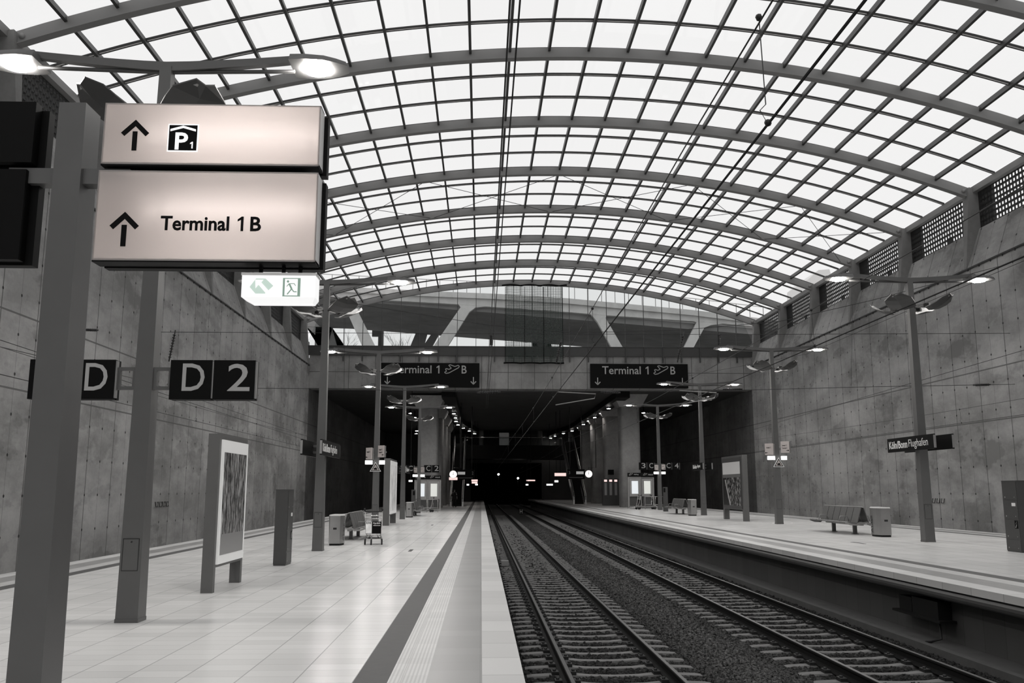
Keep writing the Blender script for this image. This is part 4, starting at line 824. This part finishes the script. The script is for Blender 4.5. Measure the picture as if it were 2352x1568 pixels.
# hung train displays and clocks
def display(x, z, side, num, yy):
    t = thing('train_display', 'black train display hanging over the %s platform' % side, 'display', (x, yy, 0)); w = 1.35
    mb = MB(); mb.box(-w * .66, w * .66, -.15, .15, z, z + .95); mb.box(-w * .66, w * .66, -.02, .02, z + .95, z + 1.0); part('case', mb, 'black', t); mb = MB()
    for q in (-.6, .6): mb.cyl((q, 0, z + .95), (q, 0, 10.2), .04, 8)
    part('hanger', mb, 'cab', t); xw = .02 if side == 'right' else -.82
    mb = MB(); mb.box(xw, xw + .75, -.16, -.15, z + .5, z + .78); part('delay_field', mb, 'border', t); part('lettering', text(num, .14, .3, (-.75 if side == 'right' else .62, -.15, z + .5)), 'letter', t); mb = MB(); mb.box(-.72, .7, -.16, -.15, z + .15, z + .18); part('text_line', mb, 'letter', t)
    return t
display(px(1323, 1100, 92.)[0], px(1323, 1100, 92.)[1], 'right', '3', 92.); display(px(1071, 1101, 92.)[0] - .05, px(1071, 1101, 92.)[1], 'left', '2', 92.)
def clock(x, y, z, label):
    t = thing('platform_clock', label, 'clock', (x, y, z), group='round lit platform clocks'); mb = MB(); mb.cyl((0, -.1, 0), (0, .1, 0), .38, 28); part('case', mb, 'back', t); mb = MB(); mb.cyl((0, -.12, 0), (0, -.1, 0), .36, 28); f = part('dial', mb, 'clock', t)
    mb = MB()
    for k in range(12): q = k * PI / 6; mb.bar((.27 * math.sin(q), -.122, .27 * math.cos(q)), (.33 * math.sin(q), -.122, .33 * math.cos(q)), .03, .004, up=(0, 1, 0))
    part('marks', mb, 'ink', f); mb = MB(); mb.bar((0, -.124, -.05), (0, -.124, .3), .025, .004, up=(0, 1, 0)); mb.bar((0, -.126, -.05), (.01, -.126, .2), .035, .004, up=(0, 1, 0)); mb.cyl((0, -.128, 0), (0, -.12, 0), .04, 10); part('hands', mb, 'ink', f)
    mb = MB(); mb.tube([(0, 0, .38), (0, 0, .62), (.75, 0, .62), (.75, 0, 10.23 - z)], .04, 8); part('bracket', mb, 'cab', t)
clock(px(1352, 1088, 91.5)[0], 91.5, px(1352, 1088, 91.5)[1], 'round lit clock beside the right pillars'); clock(px(1041, 1089, 88.)[0], 88., px(1041, 1089, 88.)[1], 'round lit clock beside the left pillars')
for ux, uy, y, w, h, m, lab in ((1287, 1093, 96, 26, 7, 'litpink', 'pink glowing sign panel over the right platform'), (1219, 1104.5, 122, 20, 3, 'litpink', 'dim pink glowing sign panel far down the right platform'), (1041, 1102, 88.3, 19, 6, 'litpink', 'pink glowing strip under the left clock'), (1090, 1105, 112, 14, 4, 'litpink', 'upper pink glowing sign panel far down the left platform'), (1090, 1110, 112.2, 13, 4, 'litpink', 'lower pink glowing sign panel far down the left platform'),
    (1278, 1107, 98, 8, 4, 'lit', 'small white glowing sign below the pink right panel'), (1210.5, 1114.5, 120, 5.5, 3.2, 'lit', 'small white glowing sign far down the right platform'), (1262.5, 1114.5, 116, 14, 3.4, 'lit', 'long white glowing sign far down the right platform'), (1074.6, 1114.5, 114, 5, 3.2, 'lit', 'small white glowing sign left of the far left panels'), (1094.5, 1114, 113, 5.5, 3, 'lit', 'small white glowing sign under the far left panels'), (943, 1106, 77.5, 8, 3.6, 'lit', 'small white glowing sign left of the left timetable case')):
    x, z = px(ux, uy, y); w = w * y / 2050; h = h * y / 2050
    t = thing('lit_sign', lab, 'sign', (x, y, z), group='glowing signs in the tunnel'); mb = MB(); mb.box(-w / 2, w / 2, -.06, .06, 0, h); part('light_box', mb, m, t); mb = MB(); mb.box(-.03, .03, -.02, .02, h, 10.22 - z); part('hanger', mb, 'back', t)
for ux, uy, lab in ((1145, 1089, 'left white signal lamp deep in the tunnel'), (1189.6, 1098, 'right white signal lamp deep in the tunnel')):
    t = thing('signal_lamp', lab, 'signal lamp', (px(ux, uy, 165)[0], 165, px(ux, uy, 165)[1])); mb = MB(); mb.cyl((0, -.1, 0), (0, 0, 0), .16, 14); part('lens', mb, 'down', t); mb = MB(); mb.cyl((0, 0, 0), (0, .3, 0), .22, 14); mb.box(-.05, .05, .1, .2, -5.5, 0); part('housing', mb, 'back', t)
t = thing('monitor', 'small black monitor on an arm at the second right pillar', 'monitor', (*[px(1403, 1090, 89.9)[0], 89.9], px(1403, 1090, 89.9)[1])); mb = MB(); mb.box(-.28, .28, -.2, .1, 0, .5); part('case', mb, 'black', t); mb = MB(); mb.tube([(0, 0, 0), (0, 0, -.2), (.2, .1, -.32), (.5, .1, -.35), (.5, .7, -.35)], .03, 8); part('arm', mb, 'alu', t)
t = thing('vending_machine', 'vending machine with three lit columns before the second right pillar', 'vending machine', (12.7, 88.6, RZ)); mb = MB(); mb.box(-.8, .8, -.35, .35, 0, 2.6); part('body', mb, 'cab', t)
for x in (-.5, 0, .5): mb = MB(); mb.box(x - .12, x + .12, -.37, -.35, 1.0, 2.2); part('product_column', mb, 'alu', t); mb = MB(); mb.box(x - .14, x + .14, -.37, -.35, 2.3, 2.5); part('lit_header', mb, 'litpink', t)

# ================================================================== PERSON
def person(loc, rz):
    t = thing('person', 'person in dark coat and trousers standing at the left escalator', 'person', loc, rz)
    me = bpy.data.meshes.new('body'); J = [(0, 0, .96), (0, .01, 1.16), (0, .0, 1.38), (0, 0, 1.50), (0, -.02, 1.57), (0, -.02, 1.68), (0, -.02, 1.75)]; R = [(.16, .11), (.155, .10), (.17, .11), (.07, .07), (.055, .055), (.085, .10), (.05, .06)]; E = [(0, 1), (1, 2), (2, 3), (3, 4), (4, 5), (5, 6)]
    def ch(frm, pts):
        i = frm
        for p, r in pts: J.append(p); R.append((r, r)); E.append((i, len(J) - 1)); i = len(J) - 1
    for s in (-1, 1):
        ch(0, [((s * .10, 0, .88), .10), ((s * .12, -.02 * s, .50), .065), ((s * .13, .02, .10), .042), ((s * .14, -.14, .04), .04)]); ch(2, [((s * .20, 0, 1.42), .065), ((s * .26, .02, 1.12), .05), ((s * .27, -.05, .88), .038), ((s * .26, -.07, .78), .03)])
    me.from_pydata(J, E, []); o = link(bpy.data.objects.new('body', me), t); me.materials.append(M['skin']); sk = o.modifiers.new('skin', 'SKIN'); sk.use_smooth_shade = True
    for v, r in zip(me.skin_vertices[0].data, R): v.radius = r
    me.skin_vertices[0].data[0].use_root = True; ss = o.modifiers.new('sub', 'SUBSURF'); ss.levels = 2; ss.render_levels = 2
    mb = MB(); n = 14
    for (pts, nm) in (([(0, 0, .80, .20, .15), (0, 0, 1.0, .185, .14), (0, .01, 1.2, .185, .13), (0, 0, 1.4, .205, .135), (0, 0, 1.5, .10, .09)], 'coat'),):
        for i in range(len(pts) - 1):
            a, b = pts[i], pts[i + 1]; ra = [(a[0] + a[3] * math.cos(2 * PI * k / n), a[1] + a[4] * math.sin(2 * PI * k / n), a[2]) for k in range(n)]; rb = [(b[0] + b[3] * math.cos(2 * PI * k / n), b[1] + b[4] * math.sin(2 * PI * k / n), b[2]) for k in range(n)]; mb.add(ra + rb, [(k, (k + 1) % n, n + (k + 1) % n, n + k) for k in range(n)], smooth=True)
    for s in (-1, 1): mb.tube([(s * .19, 0, 1.44), (s * .26, .02, 1.12), (s * .27, -.05, .86)], .075, 10, scl=[1, .85, .7])
    part('coat', mb, 'cloth', t); mb = MB()
    for s in (-1, 1): mb.tube([(s * .09, 0, .92), (s * .12, -.02 * s, .5), (s * .13, .02, .09)], .105, 10, scl=[1, .75, .6])
    part('trousers', mb, 'cloth', t); mb = MB()
    for s in (-1, 1): mb.ellipsoid((s * .14, -.06, .045), (.05, .14, .05))
    part('shoes', mb, 'rubber', t); mb = MB(); mb.ellipsoid((0, .01, 1.70), (.092, .105, .09)); part('hair', mb, 'hair', t)
    mb = MB(); mb.ellipsoid((0, -.125, 1.665), (.014, .02, .02)); part('nose', mb, 'skin', t)
person((-2.72, 92.6, 0), .3)

# ================================================================== OVERHEAD LINE
def wire(pts, r, label, name='overhead_wire', group='overhead wires'):
    mb = MB(); mb.tube(pts, r, 6); return solo(name, mb, 'wire', label, 'wire', group)
ZC, ZM = 4.52, 5.40
def catenary(xc, name, sag=.5, y0=3.):
    wire([(xc + .12, y, ZC) for y in (y0, 30, 60, 100, 150)], .011, 'contact wire above ' + name); ys = np.arange(y0, 150, 6.)
    zf = lambda y: ZM - sag * abs(math.sin(PI * (y - 6.4) / 60.)) * .6
    wire([(xc + .09, y, zf(y)) for y in ys], .008, 'carrying wire above ' + name)
    for k, y in enumerate((6.4, 17., 27., 37., 47., 57., 72.)):
        if k == 0 and xc > 3: continue
        mb = MB(); mb.tube([(xc + .09, y, zf(y)), (xc + .11, y, ZC + .16), (xc + .07, y + .02, ZC + .12), (xc + .12, y, ZC)], .0045, 5); mb.ellipsoid((xc + .09, y, zf(y)), (.03, .03, .03), 6, 4); mb.ellipsoid((xc + .12, y, ZC + .01), (.03, .03, .03), 6, 4); solo('dropper', mb, 'wire', 'thin dropper between the wires above %s, %s from the front' % (name, ORD[k]), 'wire', 'droppers of the overhead line')
catenary(2.06, 'the track beside the left platform'); catenary(6.38, 'the track beside the right platform'); catenary(-11.8, 'the far left track', y0=10); catenary(20.1, 'the far right track', y0=12)
for k, x in enumerate((.36, .50)): wire([(x, y, 8.4 + .02 * k) for y in (4, 40, 74)], .014, '%s of the two thick wires hanging close together above the platform edge' % ('left', 'right')[k])
def insulator(p, q, lab, n=9, r=.07):
    d = Vector(q) - Vector(p); mb = MB(); mb.cyl((0, 0, 0), d, .03, 8)
    for k in range(n): a = d * (.15 + .7 * k / (n - 1)); b = a + d.normalized() * .03; mb.cyl(a, b, r, 12)
    solo('insulator', mb, 'insul', lab, 'insulator', 'ribbed insulators on the cross wires', loc=p)
def cross(Y, pts, r, lab): wire([(px(x, y, Y)[0], Y, px(x, y, Y)[1]) for x, y in pts], r, lab, 'cross_wire', 'cross wires spanning the hall')
YC = 37.8
cross(YC, [(330, 762), (1100, 766), (1700, 768), (2338, 765)], .011, 'upper level cross wire spanning the hall in front of the gable'); cross(YC, [(330, 890), (700, 892), (1105, 900), (1730, 895), (2000, 888), (2340, 882)], .011, 'lower level cross wire spanning the hall below the portal beam')
cross(YC, [(330, 560), (640, 640), (800, 695), (1120, 746), (1290, 762), (1420, 762), (1570, 757), (1790, 738), (2000, 690), (2338, 600)], .012, 'sagging carrying cross wire high across the hall')
for x, ya, yb, lab in ((793, 694, 895, 'far left'), (1124, 748, 900, 'left middle'), (1650, 750, 892, 'right middle'), (1958, 700, 885, 'far right')):
    mb = MB(); (xa, za), (xb, zb) = px(x, ya, YC), px(x - 3, yb, YC); mb.tube([(xa, YC, za), (xb, YC, zb)], .007, 5); solo('hanger_wire', mb, 'wire', '%s upright wire between the cross wires' % lab, 'wire', 'upright wires of the cross span')
for (x, y), (x2, y2), lab in (((403, 758), (388, 830), 'ribbed insulator hanging before the left wall above the D sign'), ((1128, 766), (1128, 795), 'small ribbed insulator left of the safety net'), ((1290, 778), (1278, 833), 'ribbed insulator hanging at the lower right of the safety net'), ((1571, 762), (1556, 832), 'ribbed insulator hanging above the right terminal sign'), ((1651, 765), (1651, 792), 'small ribbed insulator right of the right terminal sign')):
    a, b = px(x, y, YC), px(x2, y2, YC); insulator((a[0], YC, a[1]), (b[0], YC, b[1]), lab)
for (x, y), (x2, y2), lab in (((1095, 901), (1150, 900), 'flat insulator in the lower cross wire between the terminal signs'), ((1380, 900), (1425, 901), 'flat insulator in the lower cross wire under the right terminal sign'), ((1660, 894), (1705, 893), 'flat insulator in the lower cross wire near the right wall'), ((2235, 884), (2275, 883), 'dark insulator in the lower cross wire before the right wall')):
    a, b = px(x, y, YC), px(x2, y2, YC); insulator((a[0], YC, a[1]), (b[0], YC, b[1]), lab, 8, .055)
for P, lab in (([(1280, 900), (1368, 905), (1365, 915), (1276, 930)], 'pale registration arm over the left middle track'), ([(1560, 897), (1645, 902), (1640, 914), (1565, 928)], 'pale registration arm over the right middle track')):
    mb = MB(); mb.tube([(px(x, y, YC)[0], YC - .05, px(x, y, YC)[1]) for x, y in P], .022, 7); solo('registration_arm', mb, 'alu', lab, 'registration arm', 'registration arms of the overhead line')
mb = MB(); a = px(185, 757, 30.); b = px(226, 758, 30.); insulator((a[0], 30., a[1]), (b[0], 30., b[1]), 'black insulator rod before the left wall beside the front post', 8, .05)
for pts, lab in (([(XL + .2, 12, 6.3), (-11.8, 40, 5.2), (-11.7, 90, 4.8)], 'slanting wire low along the left wall'), ([(XL + .15, 9, 5.4), (-12.4, 33, 5.7), (-11.7, 75, 5.2)], 'second slanting wire along the left wall'), ([(XR - .2, 20, 11.4), (20.5, 55, 10.2), (17, YP - .3, 11.2)], 'wire slanting down the right wall to the portal'), ([(XR - .2, 22, 7.9), (19.9, 60, 6.2), (19.8, 110, 5.0)], 'slanting wire low along the right wall')):
    wire(pts, .010, lab)
